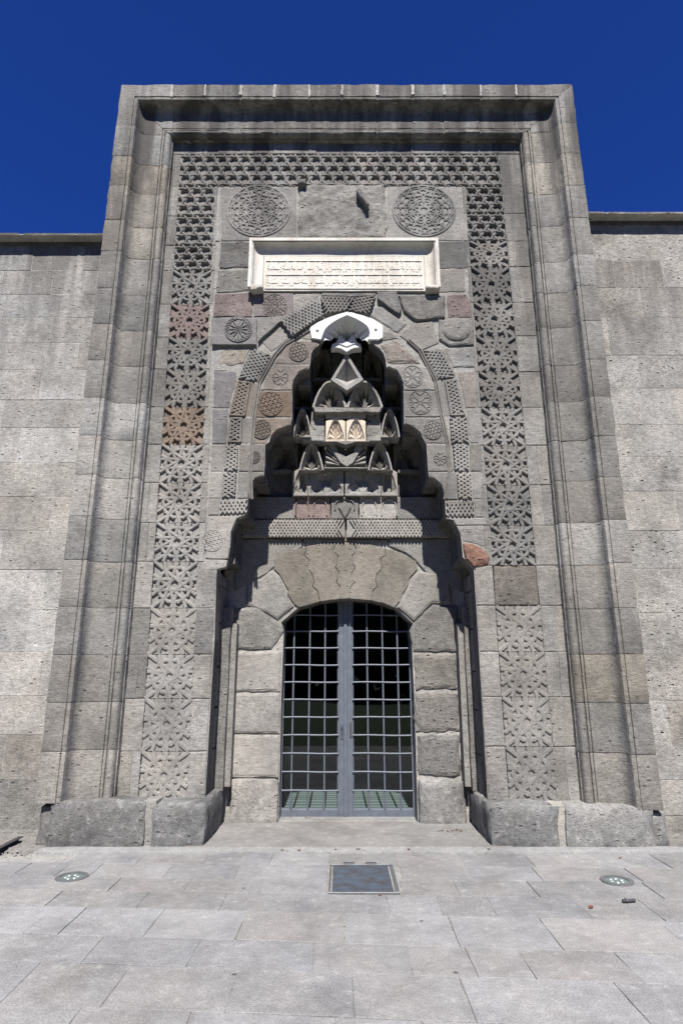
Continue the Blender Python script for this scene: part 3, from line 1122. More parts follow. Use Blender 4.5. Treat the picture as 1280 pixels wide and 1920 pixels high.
# niche arch, left
fstone([(420, 748), (500, 700), (500, 745), (560, 752), (545, 758)], BEIGE, ROUGH, c3)
s = fstone([(288, 365), (362, 256), (520, 250), (488, 283), (470, 300), (460, 365)], (0.189, 0.167, 0.154))
rd(s, c4, (408, 305), 46, 'lattice', tint((0.17, 0.151, 0.139), .02))
s = fstone([(226, 490), (286, 368), (456, 370), (455, 384), (412, 402), (383, 445), (378, 490)], (0.202, 0.183, 0.173))
rd(s, c4, (322, 428), 44, 'flake', tint((0.202, 0.183, 0.173), .02), hg=0.0028, rim=False)
s = fstone([(192, 620), (226, 493), (378, 493), (376, 620)], BROWN)
rd(s, c4, (276, 555), 58, 'lattice', tint((0.145, 0.113, 0.0914), .02))
s = fstone([(180, 746), (190, 623), (376, 623), (368, 655), (302, 680), (274, 715), (250, 746)], (0.17, 0.148, 0.129))
rd(s, c4, (232, 678), 45, 'lattice', tint((0.164, 0.142, 0.123), .02))
s = fstone([(122, 880), (124, 750), (247, 750), (243, 880)], (0.189, 0.176, 0.164))
rd(s, c4, (197, 812), 30, 'star', tint((0.183, 0.17, 0.158), .02), hg=0.0028)
fstone([(112, 1010), (122, 884), (240, 884), (241, 899), (200, 913), (176, 948), (166, 1010)], GREY)
lattice([(116, 438), (186, 290), (284, 322), (212, 450)], MID)
lattice([(76, 614), (115, 443), (210, 455), (186, 618)], (0.189, 0.167, 0.148), hole=[(80, 610), (118, 450), (176, 456), (150, 612)])
lattice([(66, 744), (76, 620), (184, 623), (176, 744)], GREY, hole=[(74, 738), (82, 626), (136, 626), (130, 738)])
lattice([(50, 880), (62, 750), (120, 750), (116, 880)], MID)
lattice([(40, 1008), (48, 884), (110, 884), (106, 1008)], MID)
lattice([(30, 1088), (36, 1014), (164, 1012), (160, 1084)], SOFT)
fstone([(2, 400), (108, 400), (112, 440), (76, 575), (0, 575)], (0.164, 0.161, 0.17))
fstone([(0, 300), (64, 285), (64, 398), (2, 398)], MID)
fstone([(-6, 580), (72, 580), (64, 748), (-8, 748)], (0.176, 0.17, 0.173))
fstone([(-10, 752), (58, 752), (48, 880), (-14, 880)], GREY)
fstone([(-16, 884), (45, 884), (36, 1010), (-20, 1010)], MID)
fstone([(-24, 1012), (30, 1014), (26, 1090), (-26, 1090)], MID)
s = fstone([(-30, 1094), (152, 1090), (112, 1108), (85, 1170), (72, 1300), (-38, 1300)], SOFT)
rd(s, c4, (-4, 1212), 52, 'lattice', tint(SOFT, .02), hg=0.0028)
fstone([(-38, 1304), (70, 1304), (62, 1340), (16, 1352), (-40, 1352)], SOFT)
# niche arch, right
fstone([(812, 208), (860, 215), (890, 242), (800, 255)], MID, ROUGH)
fstone([(798, 272), (880, 252), (918, 285), (998, 365), (832, 366), (815, 310)], (0.214, 0.192, 0.173), ROUGH, bevel=0.02, pillow=0.02)
s = fstone([(834, 374), (1030, 376), (1062, 490), (913, 490), (906, 440), (880, 396)], MID)
rd(s, c4, (955, 425), 52, 'flake', tint(MID, .02))
s = fstone([(915, 494), (1074, 494), (1096, 618), (916, 618)], GREY)
rd(s, c4, (992, 548), 58, 'flake', tint(GREY, .02))
s = fstone([(916, 622), (1108, 624), (1128, 744), (1022, 744), (996, 697), (950, 660), (917, 650)], (0.189, 0.183, 0.176))
rd(s, c4, (1052, 680), 46, 'lattice', tint((0.176, 0.17, 0.164), .02))
s = fstone([(1026, 752), (1138, 750), (1152, 880), (1030, 882)], GREY)
rd(s, c4, (1088, 820), 36, 'flake', tint(GREY, .02), hg=0.0028, rim=False)
fstone([(1034, 886), (1164, 884), (1172, 1014), (1112, 1016), (1097, 948), (1060, 913), (1035, 904)], GREY)
lattice([(1002, 300), (1082, 292), (1166, 428), (1076, 440)], MID)
lattice([(1078, 443), (1170, 432), (1210, 614), (1104, 616)], MID, hole=[(1112, 448), (1165, 440), (1204, 608), (1140, 610)])
lattice([(1132, 620), (1214, 619), (1226, 744), (1140, 745)], MID)
lattice([(1146, 750), (1218, 749), (1226, 880), (1156, 880)], MID)
lattice([(1166, 885), (1234, 884), (1240, 1014), (1174, 1015)], MID)
lattice([(1117, 1024), (1246, 1020), (1250, 1096), (1122, 1100)], MID)
fstone([(1068, 290), (1146, 288), (1152, 398), (1160, 415)], MID, ROUGH)
fstone([(1172, 402), (1262, 400), (1266, 575), (1210, 575)], (0.22, 0.205, 0.195))
fstone([(1214, 580), (1272, 580), (1278, 745), (1230, 745)], MID)
fstone([(1226, 750), (1284, 750), (1290, 880), (1230, 880)], GREY)
fstone([(1240, 884), (1294, 884), (1300, 1012), (1246, 1012)], MID)
fstone([(1252, 1018), (1302, 1016), (1306, 1100), (1254, 1100)], MID)
fstone([(1122, 1104), (1310, 1104), (1312, 1138), (1165, 1140), (1140, 1100)], MID)
fstone([(1176, 1145), (1314, 1142), (1318, 1250), (1195, 1218)], MID, ROUGH, bevel=0.015, jit=0.01)
fstone([(1318, 1142), (1330, 1142), (1340, 1330), (1326, 1330)], MID)
fstone([(1196, 1224), (1240, 1222), (1290, 1248), (1330, 1290), (1318, 1326), (1250, 1340), (1208, 1300)], (0.20, 0.115, 0.088), ROUGH, bevel=0.03, jit=0.008, pillow=0.03, D=F - 0.03,
       label='broken red stone bulging beside the niche')

for pts, nm in (([(176, 1010), (172, 880), (180, 750), (189, 620), (214, 452), (288, 322), (335, 268), (415, 222), (470, 188)], 'l'), ([(1118, 1010), (1138, 880), (1130, 745), (1102, 618), (1071, 440), (996, 298), (940, 248)], 'r')):
    for off in (0, 11):
        pp = c4([(x + (off if nm == 'l' else -off), y + off * 0.4) for x, y in pts], F)
        link('arch_moulding', straps_mesh(list(zip(pp, pp[1:])), 0.026, 0.014, 0, 0.4, None, F), CARVED, portal, tint((0.19, 0.182, 0.172), .05))

# broken spout stub in the rough stone over the inscription
c = c3([(740, 130)], F)[0]
rough_box('broken_spout', (c[0] - 0.035, c[0] + 0.04, F - 0.13, F + 0.02, c[1] - 0.11, c[1] + 0.16), 0.03, 0.016, ROUGH, portal, GREY, 0.05, 4, 6.0,
          label='broken slanting spout stub jutting over the inscription', shear=lambda q: (q[0] - (q[2] - c[1]) * 0.55, q[1], q[2]))
c = c3([(460, 45)], F)[0]
rough_box('broken_stub', (c[0] - 0.07, c[0] + 0.06, F - 0.09, F + 0.02, c[1] - 0.05, c[1] + 0.06), 0.03, 0.015, ROUGH, portal, DARK, 0.05, 9, 6.0)

# --- marble inscription
tab = thing('inscription_panel', None, None)
tab.parent = portal
tab['label'] = 'white marble inscription panel with two raised lines of script'
D_T = F - 0.02
ox0, oz0 = c3([(190, 528)], F)[0]
ox1, oz1 = c3([(1098, 283)], F - 0.12)[0]
ox0, ox1 = -1.28, 1.205
oz0 = c3([(640, 531)], D_T)[0][1]
tp = [(0, .02), (0, -.115), (.055, -.12), (.06, -.105), (.07, -.105), (.075, -.11)]
for k in range(1, 7):
    a = math.pi / 2 * k / 6
    tp.append((.075 + .13 * (1 - math.cos(a)), -.10 + .085 * math.sin(a)))
tp += [(.245, -.015), (.247, 0.0)]
tp = [(a * 0.86, b) for a, b in tp]


def tab_piece(kind):
    vs, fs = [], []
    n_ = 8
    K = len(tp) + 1
    for q in range(n_ + 1):
        t = q / n_
        for i, (o_, d_) in enumerate(tp + [(.2124, .05)]):
            j = random.uniform(-.002, .002)
            o2 = o_ * (0.85 if kind != 'T' else 1)
            if kind == 'T':
                a_, b_ = ox0 + o_ * 0.85, ox1 - o_ * 0.85
                vs.append((a_ + (b_ - a_) * t, F + d_ + j, oz1 - o_ + j))
            else:
                z = (oz0 + 0.0) + (oz1 - o_ - oz0) * t
                xx = ox0 + o2 if kind == 'L' else ox1 - o2
                vs.append((xx + j, F + d_ + j, z))
    for q in range(n_):
        for i in range(K - 1):
            a_ = q * K + i
            fs.append((a_, a_ + 1, a_ + 1 + K, a_ + K))
    fs.append(tuple(range(K)))
    fs.append(tuple(range(n_ * K, n_ * K + K)))
    link('panel_frame', mesh('panel_frame', vs, fs), MARBLE, tab, tint(WHITE, .03), smooth=35)


for k in 'LRT':
    tab_piece(k)
tx0, tx1, tz1 = ox0 + .182, ox1 - .182, oz1 - .213
link('tablet', slab_mesh(rect(tx0, tx1, oz0, tz1), D_T, 0.06, 0.004, 0.002, 0.2, 0.002), MARBLE, tab, tint(WHITE, .02))
hz = (tz1 - oz0)
zl = oz0 + hz * 0.07
zm = oz0 + hz * 0.46
zu = oz0 + hz * 0.86
for z in (zl, zm, zu):
    link('tablet_fillet', box_mesh([(tx0 + .03, tx1 - .03, D_T - 0.011, D_T + .01, z - .006, z + .006)]), MARBLE, tab, (*WHITE, 1))
for x in (tx0 + .03, tx1 - .03):
    link('tablet_fillet', box_mesh([(x - .006, x + .006, D_T - 0.0105, D_T + .01, zl, zu)]), MARBLE, tab, (*WHITE, 1))
# broken feet of the panel's side frames
for x, sd in ((ox0 + 0.12, 1), (ox1 - 0.11, 2)):
    rough_box('broken_foot', (x - 0.085, x + 0.085, F - 0.135, F + 0.02, oz0 - 0.045, oz0 + 0.03), 0.022, 0.016, MARBLE, tab, (0.45, 0.43, 0.39), 0.05, sd, 8.0)

AR = {'ا': 0xFE8D, 'ب': 0xFE8F, 'ت': 0xFE95, 'ث': 0xFE99, 'ج': 0xFE9D, 'ح': 0xFEA1, 'خ': 0xFEA5, 'د': 0xFEA9, 'ذ': 0xFEAB, 'ر': 0xFEAD, 'ز': 0xFEAF, 'س': 0xFEB1,
      'ش': 0xFEB5, 'ص': 0xFEB9, 'ض': 0xFEBD, 'ط': 0xFEC1, 'ظ': 0xFEC5, 'ع': 0xFEC9, 'غ': 0xFECD, 'ف': 0xFED1, 'ق': 0xFED5, 'ك': 0xFED9, 'ل': 0xFEDD, 'م': 0xFEE1, 'ن': 0xFEE5,
      'ه': 0xFEE9, 'و': 0xFEED, 'ي': 0xFEF1, 'ة': 0xFE93, 'ى': 0xFEEF}
NOJOIN = set('ادذرزوةى')


def shape_ar(txt):
    out = []
    for wd in txt.split():
        for i, ch in enumerate(wd):
            pv = i > 0 and wd[i - 1] not in NOJOIN
            nx = i < len(wd) - 1 and ch not in NOJOIN
            base = AR[ch]
            k = (3 if nx else 1) if pv else (2 if nx else 0)
            out.append(chr(base + k))
        out.append(' ')
    return ''.join(reversed(out)).strip()


def script_line(txt, z0, z1):
    cu = bpy.data.curves.new('script', 'FONT')
    cu.body = shape_ar(txt)
    cu.extrude = 0.03
    cu.offset = 0.012
    cu.resolution_u = 2
    cu.space_word = 0.35
    o = bpy.data.objects.new('script', cu)
    COL.objects.link(o)
    bpy.context.view_layer.update()
    me = bpy.data.meshes.new_from_object(o.evaluated_get(bpy.context.evaluated_depsgraph_get()))
    bpy.data.objects.remove(o)
    xs = [v.co.x for v in me.vertices]
    ys = [v.co.y for v in me.vertices]
    sx = (tx1 - tx0 - 0.10) / (max(xs) - min(xs))
    sy = (z1 - z0) / (max(ys) - min(ys))
    for v in me.vertices:
        x, y, z = v.co
        v.co = (tx0 + 0.05 + (x - min(xs)) * sx, D_T + 0.002 - (z + 0.03) * 0.15, z0 + (y - min(ys)) * sy)
    me.materials.clear()
    link('inscription', me, MARBLE, tab, (*WHITE, 1))


script_line('في ايام دولة السلطان الاعظم غياث الدنيا والدين كيخسرو بن قلج ارسلان خلد الله ملكه وسلطانه', zm + .012, zu - .010)
script_line('وقسيم امير المومنين العبد الضعيف المحتاج الى رحمة الله علي بن الحسين في سنة خمس وستين وستماية', zl + .012, zm - .010)

# ------------------------------------------------------------------ NICHE
# white marble hood at the apex
hood = thing('apex_hood', None, None)
hood.parent = portal
hood['label'] = 'white marble pointed hood at the top of the niche'
arch = [(330, 405), (350, 345), (368, 305), (400, 270), (440, 240), (490, 208), (540, 184), (590, 163), (645, 184), (695, 207), (745, 236), (785, 266), (808, 300), (817, 340), (800, 405)]
outl = [(235, 390), (218, 300), (232, 278), (300, 235), (400, 190), (500, 155), (600, 128), (645, 140), (740, 165), (850, 205), (945, 262), (945, 385), (905, 405)]
DH = F - 0.03
A = c6(arch, DH)
O = c6(outl, DH)
poly = O + A[::-1]
poly = [tuple(p) for p in poly]
vs = [(x, DH, z) for x, z in poly] + [(x, DH + 0.12, z) for x, z in poly]
n = len(poly)
fs = [tuple(range(n)), tuple(range(2 * n - 1, n - 1, -1))] + [(i, (i + 1) % n, n + (i + 1) % n, n + i) for i in range(n)]
link('hood_front', mesh('hood_front', vs, fs), NEWMARBLE, hood, (0.58, 0.58, 0.575, 1))
for cpt in ((293, 313), (875, 303)):
    c = c6([cpt], DH)[0]
    bm = bmesh.new()
    bmesh.ops.create_uvsphere(bm, u_segments=12, v_segments=8, radius=0.022)
    me = bpy.data.meshes.new('stud')
    bm.to_mesh(me)
    bm.free()
    link('stud', me, NEWMARBLE, hood, (0.58, 0.58, 0.575, 1), (c[0], DH, c[1]), smooth=60)
# pleated inside of the hood
bot = c6([(425, 500), (445, 455), (480, 440), (520, 420), (560, 445), (585, 470), (610, 445), (640, 420), (690, 440), (720, 455), (735, 500)], F + 0.30)
nb = len(A)
vs, fs = [], []
for i in range(nb):
    t = i / (nb - 1)
    q = t * (len(bot) - 1)
    k = min(int(q), len(bot) - 2)
    bx = bot[k][0] + (bot[k + 1][0] - bot[k][0]) * (q - k)
    bz = bot[k][1] + (bot[k + 1][1] - bot[k][1]) * (q - k)
    fold = 0.05 * (1 if i % 2 else -1)
    a = A[i]
    vs += [(a[0], DH + 0.012, a[1]), (a[0] * 0.93 + bx * 0.07, DH + 0.07, a[1] * 0.93 + bz * 0.07), (a[0] * .45 + bx * .55, F + 0.06 + 0.20 * (1 - abs(2 * t - 1)) + fold * 0.6, a[1] * .5 + bz * .5), (bx, F + 0.12 + 0.16 * (1 - abs(2 * t - 1)) + fold * 0.4, bz)]
for i in range(nb - 1):
    for q in range(3):
        a = i * 4 + q
        fs.append((a, a + 1, a + 5, a + 4))
link('hood_vault', mesh('hood_vault', vs, fs), NEWMARBLE, hood, (0.58, 0.58, 0.575, 1))
low = [(430, 492), (440, 452), (480, 436), (520, 350), (555, 400), (585, 425), (615, 400), (640, 345), (690, 436), (725, 450), (735, 490), (690, 492), (640, 500), (585, 532), (530, 500), (490, 490)]
link('hood_pendant', slab_mesh(c6(low, F + 0.17), F + 0.17, 0.12, 0.006, 0.002, 0.1, 0), NEWMARBLE, hood, (0.58, 0.58, 0.575, 1))
chev = c6([(485, 432), (585, 470), (690, 432), (690, 440), (585, 480), (485, 440)], F + 0.16)
link('hood_moulding', slab_mesh(chev, F + 0.158, 0.02, 0.003, 0.0, 0.2, 0), NEWMARBLE, hood, (0.58, 0.58, 0.575, 1))


def shell(W, H, dep, nf=8, rise=0.45, base=0.0, foot=0.0, trim=False):
    """a stalactite cell: a face with a pointed arch, behind it a fluted hollow whose ribs run down to one point"""
    pts = []
    n_ = nf
    hw = W * 0.44
    zs_ = base + H * 0.08
    spr = base + H * (1 - rise) * 0.55
    top = base + H * 0.95
    for i in range(n_ + 1):
        t = i / n_
        x = -hw * (1 - t ** 1.0)
        z = spr + (top - spr) * math.sin(t * math.pi / 2) ** 0.8
        pts.append((x, z))
    arch_ = [(-hw, zs_)] + pts + [(-x, z) for x, z in pts[::-1][1:]] + [(hw, zs_)]
    vs, fs = [], []
    out = []
    for (x, z) in arch_:                        # matching point on the rectangle
        if z < spr + 1e-6:
            out.append((-W / 2 if x < 0 else W / 2, z))
        else:
            k = abs(x) / hw
            if k > 0.55:
                out.append((math.copysign(W / 2, x), base + H if False else min(base + H, z + (base + H - z) * 0.6)))
            else:
                out.append((x / 0.55 * 0.5 * W / hw * 0.44, base + H))
    m_ = len(arch_)
    if trim:
        out = [(x * 1.15, base + (z - base) * 1.06 if z > spr else z) for x, z in arch_]
    for (x, z) in out:
        vs.append((x, 0, z))
    for (x, z) in arch_:
        vs.append((x, 0, z))
    for (x, z) in arch_:
        vs.append((x * 0.97, dep * 0.35, base + (z - base) * 0.975))
    Q = (0, base + H * 0.10)
    for i, (x, z) in enumerate(arch_):
        fl = 1.0 if i % 2 else 0.62
        vs.append((Q[0] + (x - Q[0]) * .6, dep * fl, Q[1] + (z - Q[1]) * .62))
    vs.append((Q[0], foot, Q[1]))
    for i in range(m_ - 1):
        fs.append((i, i + 1, m_ + i + 1, m_ + i))
        fs.append((m_ + i, m_ + i + 1, 2 * m_ + i + 1, 2 * m_ + i))
        fs.append((2 * m_ + i, 2 * m_ + i + 1, 3 * m_ + i + 1, 3 * m_ + i))
        fs.append((3 * m_ + i, 3 * m_ + i + 1, 4 * m_))
    if trim:                                    # the rim runs straight back to the wall
        o_ = len(vs)
        for (x, z) in out:
            vs.append((x, dep * 1.3, z))
        for i in range(m_ - 1):
            fs.append((i, o_ + i, o_ + i + 1, i + 1))
        fs.append((0, m_ - 1, 2 * m_ - 1, 4 * m_, m_))
        fs.append((0, o_, o_ + m_ - 1, m_ - 1))
        me = bpy.data.meshes.new('cell')
        me.from_pydata(vs, [], fs)
        return me
    # lower face, sides and underside back to the wall
    o_ = len(vs)
    vs += [(-W / 2, 0, base), (W / 2, 0, base), (-W / 2, dep * 1.6, base), (W / 2, dep * 1.6, base), (-W / 2, dep * 1.6, base + H), (W / 2, dep * 1.6, base + H), (-W / 2, 0, base + H), (W / 2, 0, base + H)]
    fs.append((o_, o_ + 1, m_ - 1, 2 * m_ - 1, 4 * m_, m_, 0))
    fs += [(o_, o_ + 2, o_ + 3, o_ + 1), (o_, o_ + 6, o_ + 4, o_ + 2), (o_ + 1, o_ + 3, o_ + 5, o_ + 7), (o_ + 6, o_ + 7, o_ + 5, o_ + 4)]
    fs.append((0, o_ + 6, o_))
    fs.append((m_ - 1, o_ + 1, o_ + 7))
    me = bpy.data.meshes.new('cell')
    me.from_pydata(vs, [], fs)
    return me


def cell(px0, px1, y0, y1, D, dep, col, nf=8, name='stalactite_cell', m=None, rise=0.45, foot=0.0, label=None, parent=None, trim=False):
    (xa, za), (xb, zb_) = P(px0, y1, D), P(px1, y0, D)
    xb = P(px1, y1, D)[0]
    me = shell(xb - xa, zb_ - za, dep, nf, rise, 0, foot, trim)
    return link(name, me, m or CARVED, parent or portal, tint(col, .06), ((xa + xb) / 2, D, za), label=label)


def pstone(px, D, thick, col, m=SMOOTHST, name='niche_stone', **kw):
    return stone(name, [P(x, y, D) for x, y in px], D, thick, m, portal, col, kw.pop('bevel', 0.006), kw.pop('jit', 0.003), kw.pop('proud', 0.003), 0.003, **kw)


# frieze with lattice, lintel courses
fr_ = lattice([(440, 974), (647, 974), (647, 1008), (440, 1008)], MID, lambda p, D: [P(x, y, D) for x, y in p], 0.05, D=J - 0.05, ang=0.0)
fr_ = lattice([(649, 974), (865, 974), (865, 1008), (649, 1008)], MID, lambda p, D: [P(x, y, D) for x, y in p], 0.05, D=J - 0.05, ang=0.0)
pstone([(440, 1010), (566, 1010), (566, 1026), (532, 1044), (500, 1075), (440, 1110)], J, 0.10, MID)
pstone([(568, 1010), (728, 1012), (728, 1020), (690, 1018), (650, 1015), (610, 1018), (568, 1024)], J + 0.012, 0.10, MID, ROUGH)
pstone([(730, 1010), (865, 1010), (865, 1110), (800, 1075), (778, 1050), (760, 1036), (730, 1024)], J, 0.10, MID)
# row of blind arches
pstone([(440, 931), (554, 931), (554, 973), (440, 973)], J - 0.035, 0.1, GREY)
pa = pstone([(555, 931), (619, 931), (619, 973), (555, 973)], J - 0.035, 0.1, PINK, label='pinkish niche stone with two blind arches')
pc = pstone([(620, 931), (672, 931), (672, 973), (620, 973)], J - 0.05, 0.1, GREY)
pb = pstone([(673, 931), (743, 931), (743, 973), (673, 973)], J - 0.035, 0.1, SOFT)
pstone([(744, 931), (860, 931), (860, 973), (744, 973)], J - 0.035, 0.1, GREY)


def arch_bar(cx, y0, y1, hw, D, parent, col):
    pts = []
    for k in range(11):
        a = math.pi * k / 10
        pts.append(P(cx - hw * math.cos(a), y0 + (y1 - y0) * 0.55 * (1 - math.sin(a)), D))
    pts = [P(cx - hw, y1, D)] + pts + [P(cx + hw, y1, D)]
    segs = list(zip(pts, pts[1:]))
    link('blind_arch', straps_mesh(segs, 0.022, 0.016, 0, 0.5, None, D), CARVED, parent, col)


for cx in (566, 600):
    arch_bar(cx, 937, 967, 13, J - 0.036, pa, pa.color[:])
for cx in (692, 729):
    arch_bar(cx, 937, 967, 14, J - 0.036, pb, pb.color[:])
arch_bar(646, 936, 956, 18, J - 0.051, pc, pc.color[:])
dm = [P(x, y, J - 0.075) for x, y in ((646, 972), (634, 951), (646, 938), (658, 951))]
link('carved_diamond', slab_mesh(dm, J - 0.075, 0.04, 0.012, 0.003, 0.1, 0), CARVED, pc, pc.color[:])
# fill behind the stalactites
cw = lambda a, b_, y0, y1, D: (P(a, y1, D)[0], P(b_, y1, D)[0], D, J + 0.1, P(640, y1, D)[1], P(640, y0, D)[1])
link('niche_core', box_mesh([(-1.5, 1.5, J + 0.052, J + 0.26, 2.95, 6.25), cw(548, 745, 880, 928, J - 0.025), cw(604, 694, 828, 879, J - 0.09), cw(580, 718, 768, 827, J - 0.19),
                             cw(600, 702, 730, 767, J - 0.16), cw(622, 679, 655, 713, J - 0.25)]), ROUGH, portal, (*NICHE_DARK, 1))
# tier of arched cells
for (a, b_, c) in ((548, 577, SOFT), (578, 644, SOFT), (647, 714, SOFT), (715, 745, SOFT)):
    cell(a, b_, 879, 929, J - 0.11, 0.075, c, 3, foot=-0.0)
# tier of fans
DF = J - 0.21
pstone([(609, 826), (626, 826), (635, 848), (648, 856), (662, 848), (668, 826), (687, 826), (662, 868), (650, 875), (638, 868)], DF - 0.03, 0.16, SOFT, name='fan_bracket')
for k, sgn in ((0, -1), (1, 1)):
    for q in range(4):
        t0, t1 = q / 4, (q + 0.5) / 4
        xo = 610 if sgn < 0 else 686
        yy0, yy1 = 832 + 42 * t0, 832 + 42 * t1
        pstone([(648 + sgn * 5, 873), (xo, yy1), (xo, yy0)], DF, 0.12, SOFT, name='fan_rib')
pstone([(608, 828), (688, 828), (688, 875), (608, 875)], DF + 0.07, 0.1, GREY)
pstone([(606, 875), (690, 875), (690, 879), (606, 879)], DF - 0.03, 0.12, GREY)
for (a, b_) in ((560, 607), (689, 736)):
    cell(a, b_, 829, 886, DF - 0.03, 0.17, SOFT, 8, foot=0.03, rise=0.95, trim=True)
# tier with the marble plaque of two palmettes
DP = J - 0.31
pl_ = thing('palmette_plaque', None, None)
pl_.parent = portal
pl_['label'] = 'small pale marble plaque with two palmettes'
for (a, b_) in ((610.5, 647), (649, 685.5)):
    cell(a, b_, 784, 828, DP - 0.01, 0.07, (0.62, 0.54, 0.45), 8, 'palmette', MARBLE, 0.7, parent=pl_)
link('plaque_border', slab_mesh([P(x, y, DP - 0.012) for x, y in ((610, 772), (686, 772), (686, 784), (610, 784))], DP - 0.012, 0.1, 0.004, 0.003, 0.1, 0.001), MARBLE, pl_, (*(0.328, 0.29, 0.239), 1))
pstone([(584, 771), (609, 771), (609, 818), (580, 818)], DP + 0.03, 0.14, SOFT, ROUGH)
pstone([(687, 771), (712, 771), (716, 818), (687, 818)], DP + 0.03, 0.14, SOFT, ROUGH)
pstone([(574, 815), (609, 818), (609, 827), (566, 827), (562, 821)], DP - 0.02, 0.2, SOFT)
pstone([(687, 818), (722, 815), (734, 821), (730, 827), (687, 827)], DP - 0.02, 0.2, SOFT)
pstone([(604, 829), (630, 829), (648, 835), (666, 829), (692, 829), (692, 826), (604, 826)], DP - 0.02, 0.15, SOFT)
for (a, b_) in ((549, 583), (714, 749)):
    cell(a, b_, 766, 824, DP - 0.05, 0.18, SOFT, 8, rise=0.7, trim=True, foot=0.1)
# two arched hollows
DA = J - 0.38
for (a, b_) in ((586, 649), (650, 717)):
    cell(a, b_, 714, 768, DA, 0.20, SOFT, 6, rise=0.75, foot=0.08, trim=True)
pstone([(586, 762), (650, 764), (717, 762), (712, 773), (650, 772), (590, 773)], DA - 0.01, 0.2, SOFT, ROUGH, jit=0.006)
# flanking cells that close the vault between the lit middle and the side walls
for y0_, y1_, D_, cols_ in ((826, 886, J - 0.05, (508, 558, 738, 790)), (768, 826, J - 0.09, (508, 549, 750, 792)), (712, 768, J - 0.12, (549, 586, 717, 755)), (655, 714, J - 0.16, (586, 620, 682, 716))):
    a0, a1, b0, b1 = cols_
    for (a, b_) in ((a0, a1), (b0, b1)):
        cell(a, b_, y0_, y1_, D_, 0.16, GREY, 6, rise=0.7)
        link('niche_core', box_mesh([cw(a + 2, b_ - 2, y0_ + 1, y1_ - 1, D_ + 0.17)]), ROUGH, portal, (*NICHE_DARK, 1))
# pyramid under the hood
DY = J - 0.46
py = [P(x, y, DY) for x, y in ((620, 713), (650, 664), (681, 713), (650, 733))]
ctr = P(650, 712, DY)
inn = [P(x, y, DY) for x, y in ((628, 710), (650, 673), (672, 710), (650, 726))]
vs = [(x, DY - 0.02, z) for x, z in py] + [(x, DY - 0.02, z) for x, z in inn] + [(ctr[0], DY + 0.16, ctr[1] + 0.05)] + [(x * 1.02, DY + 0.2, z) for x, z in py]
fs = [(i, (i + 1) % 4, 4 + (i + 1) % 4, 4 + i) for i in range(4)] + [(4 + i, 4 + (i + 1) % 4, 8) for i in range(4)] + [(i, 9 + i, 9 + (i + 1) % 4, (i + 1) % 4) for i in range(4)]
link('pyramid_cell', mesh('pyramid', vs, fs), CARVED, portal, tint(SOFT))
# --- stepped side walls of the niche, each tier overhanging the one below
xw = lambda px, py: P(px, py, F)[0]
tiers = [(abs(xw(437, 1020)), abs(xw(862, 1020)), Zp(1050, F), Zp(960, F)), (abs(xw(468, 940)), abs(xw(833, 940)), Zp(965, F), Zp(892, F)),
         (abs(xw(498, 870)), abs(xw(801, 870)), Zp(895, F), Zp(800, F)), (abs(xw(548, 760)), abs(xw(757, 760)), Zp(805, F), Zp(700, F)), (abs(xw(582, 680)), abs(xw(723, 680)), Zp(705, F), 6.2)]
side_cells = {}
for ti, (xl, xr, z0, z1) in enumerate(tiers):
    for side, hw in ((-1, xl), (1, xr)):
        hw += 0.012
        a, b_ = sorted((side * hw, side * 1.68))
        link('niche_tier', box_mesh([(side * (hw + 0.12) if side > 0 else -1.68, 1.68 if side > 0 else -(hw + 0.12), F + 0.22, J + 0.1, z0 + 0.03, z1)]), ROUGH, portal, (*NICHE_DARK, 1))
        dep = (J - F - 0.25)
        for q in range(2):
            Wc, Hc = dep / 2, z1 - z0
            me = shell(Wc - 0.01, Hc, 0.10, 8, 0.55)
            o = link('stalactite_cell', me, CARVED, portal, (*NICHE_DARK, 1), (side * hw, F + 0.24 + Wc * (q + 0.5), z0))
            o.rotation_euler = (0, 0, R(90) if side < 0 else R(-90))
# lower side walls of the niche with corner colonnettes
for side, hw in ((-1, 1.50), (1, 1.46)):
    z = 0.36
    while z < 2.75:
        z2 = min(z + random.uniform(0.42, 0.5), 2.82)
        for (ya, yb) in ((F + 0.225, F + 0.46), (F + 0.465, J + 0.02)):
            a, b_ = sorted((side * hw, side * (hw + 0.15)))
            rough_box('reveal_block', (a, b_, ya, yb, z + 0.003, z2 - 0.003), 0.06, 0.004, ROUGH, portal, GREY, 0.02, int(z * 10))
        z = z2
    xa, xb = sorted((side * 1.335, side * 1.40))
    link('corner_colonnette', box_mesh([(xa, xb, J - 0.16, J - 0.02, 0.42, 2.25)]), SMOOTHST, portal, tint(MID))
    xa, xb = sorted((side * 1.40, side * (hw + 0.02)))
    rough_box('corner_pier', (xa, xb, J - 0.23, J + 0.02, 0.38, 2.45), 0.07, 0.006, ROUGH, portal, GREY, 0.02, 5)

# ------------------------------------------------------------------ DOORWAY WALL
op = c5([(310, 1400), (318, 900), (330, 585), (318, 540), (400, 468), (440, 452), (490, 437), (555, 428), (620, 425), (675, 428), (730, 433), (785, 446), (835, 468), (915, 545), (908, 585), (922, 900), (934, 1400)], J)
bedp = [(-1.56, -0.03), (op[0][0] - 0.02, -0.03)] + [(x * 1.02, z + 0.02) for x, z in op[1:-1]] + [(op[-1][0] + 0.02, -0.03), (1.56, -0.03), (1.56, 3.3), (-1.56, 3.3)]
vs = [(x, J + 0.022, z) for x, z in bedp] + [(x, J + 0.36, z) for x, z in bedp]
n = len(bedp)
fs = [tuple(range(n)), tuple(range(2 * n - 1, n - 1, -1))] + [(i, (i + 1) % n, n + (i + 1) % n, n + i) for i in range(n)]
link('mortar_bed', mesh('mortar_bed', vs, fs), MORTAR, portal, (0.26, 0.255, 0.245, 1))


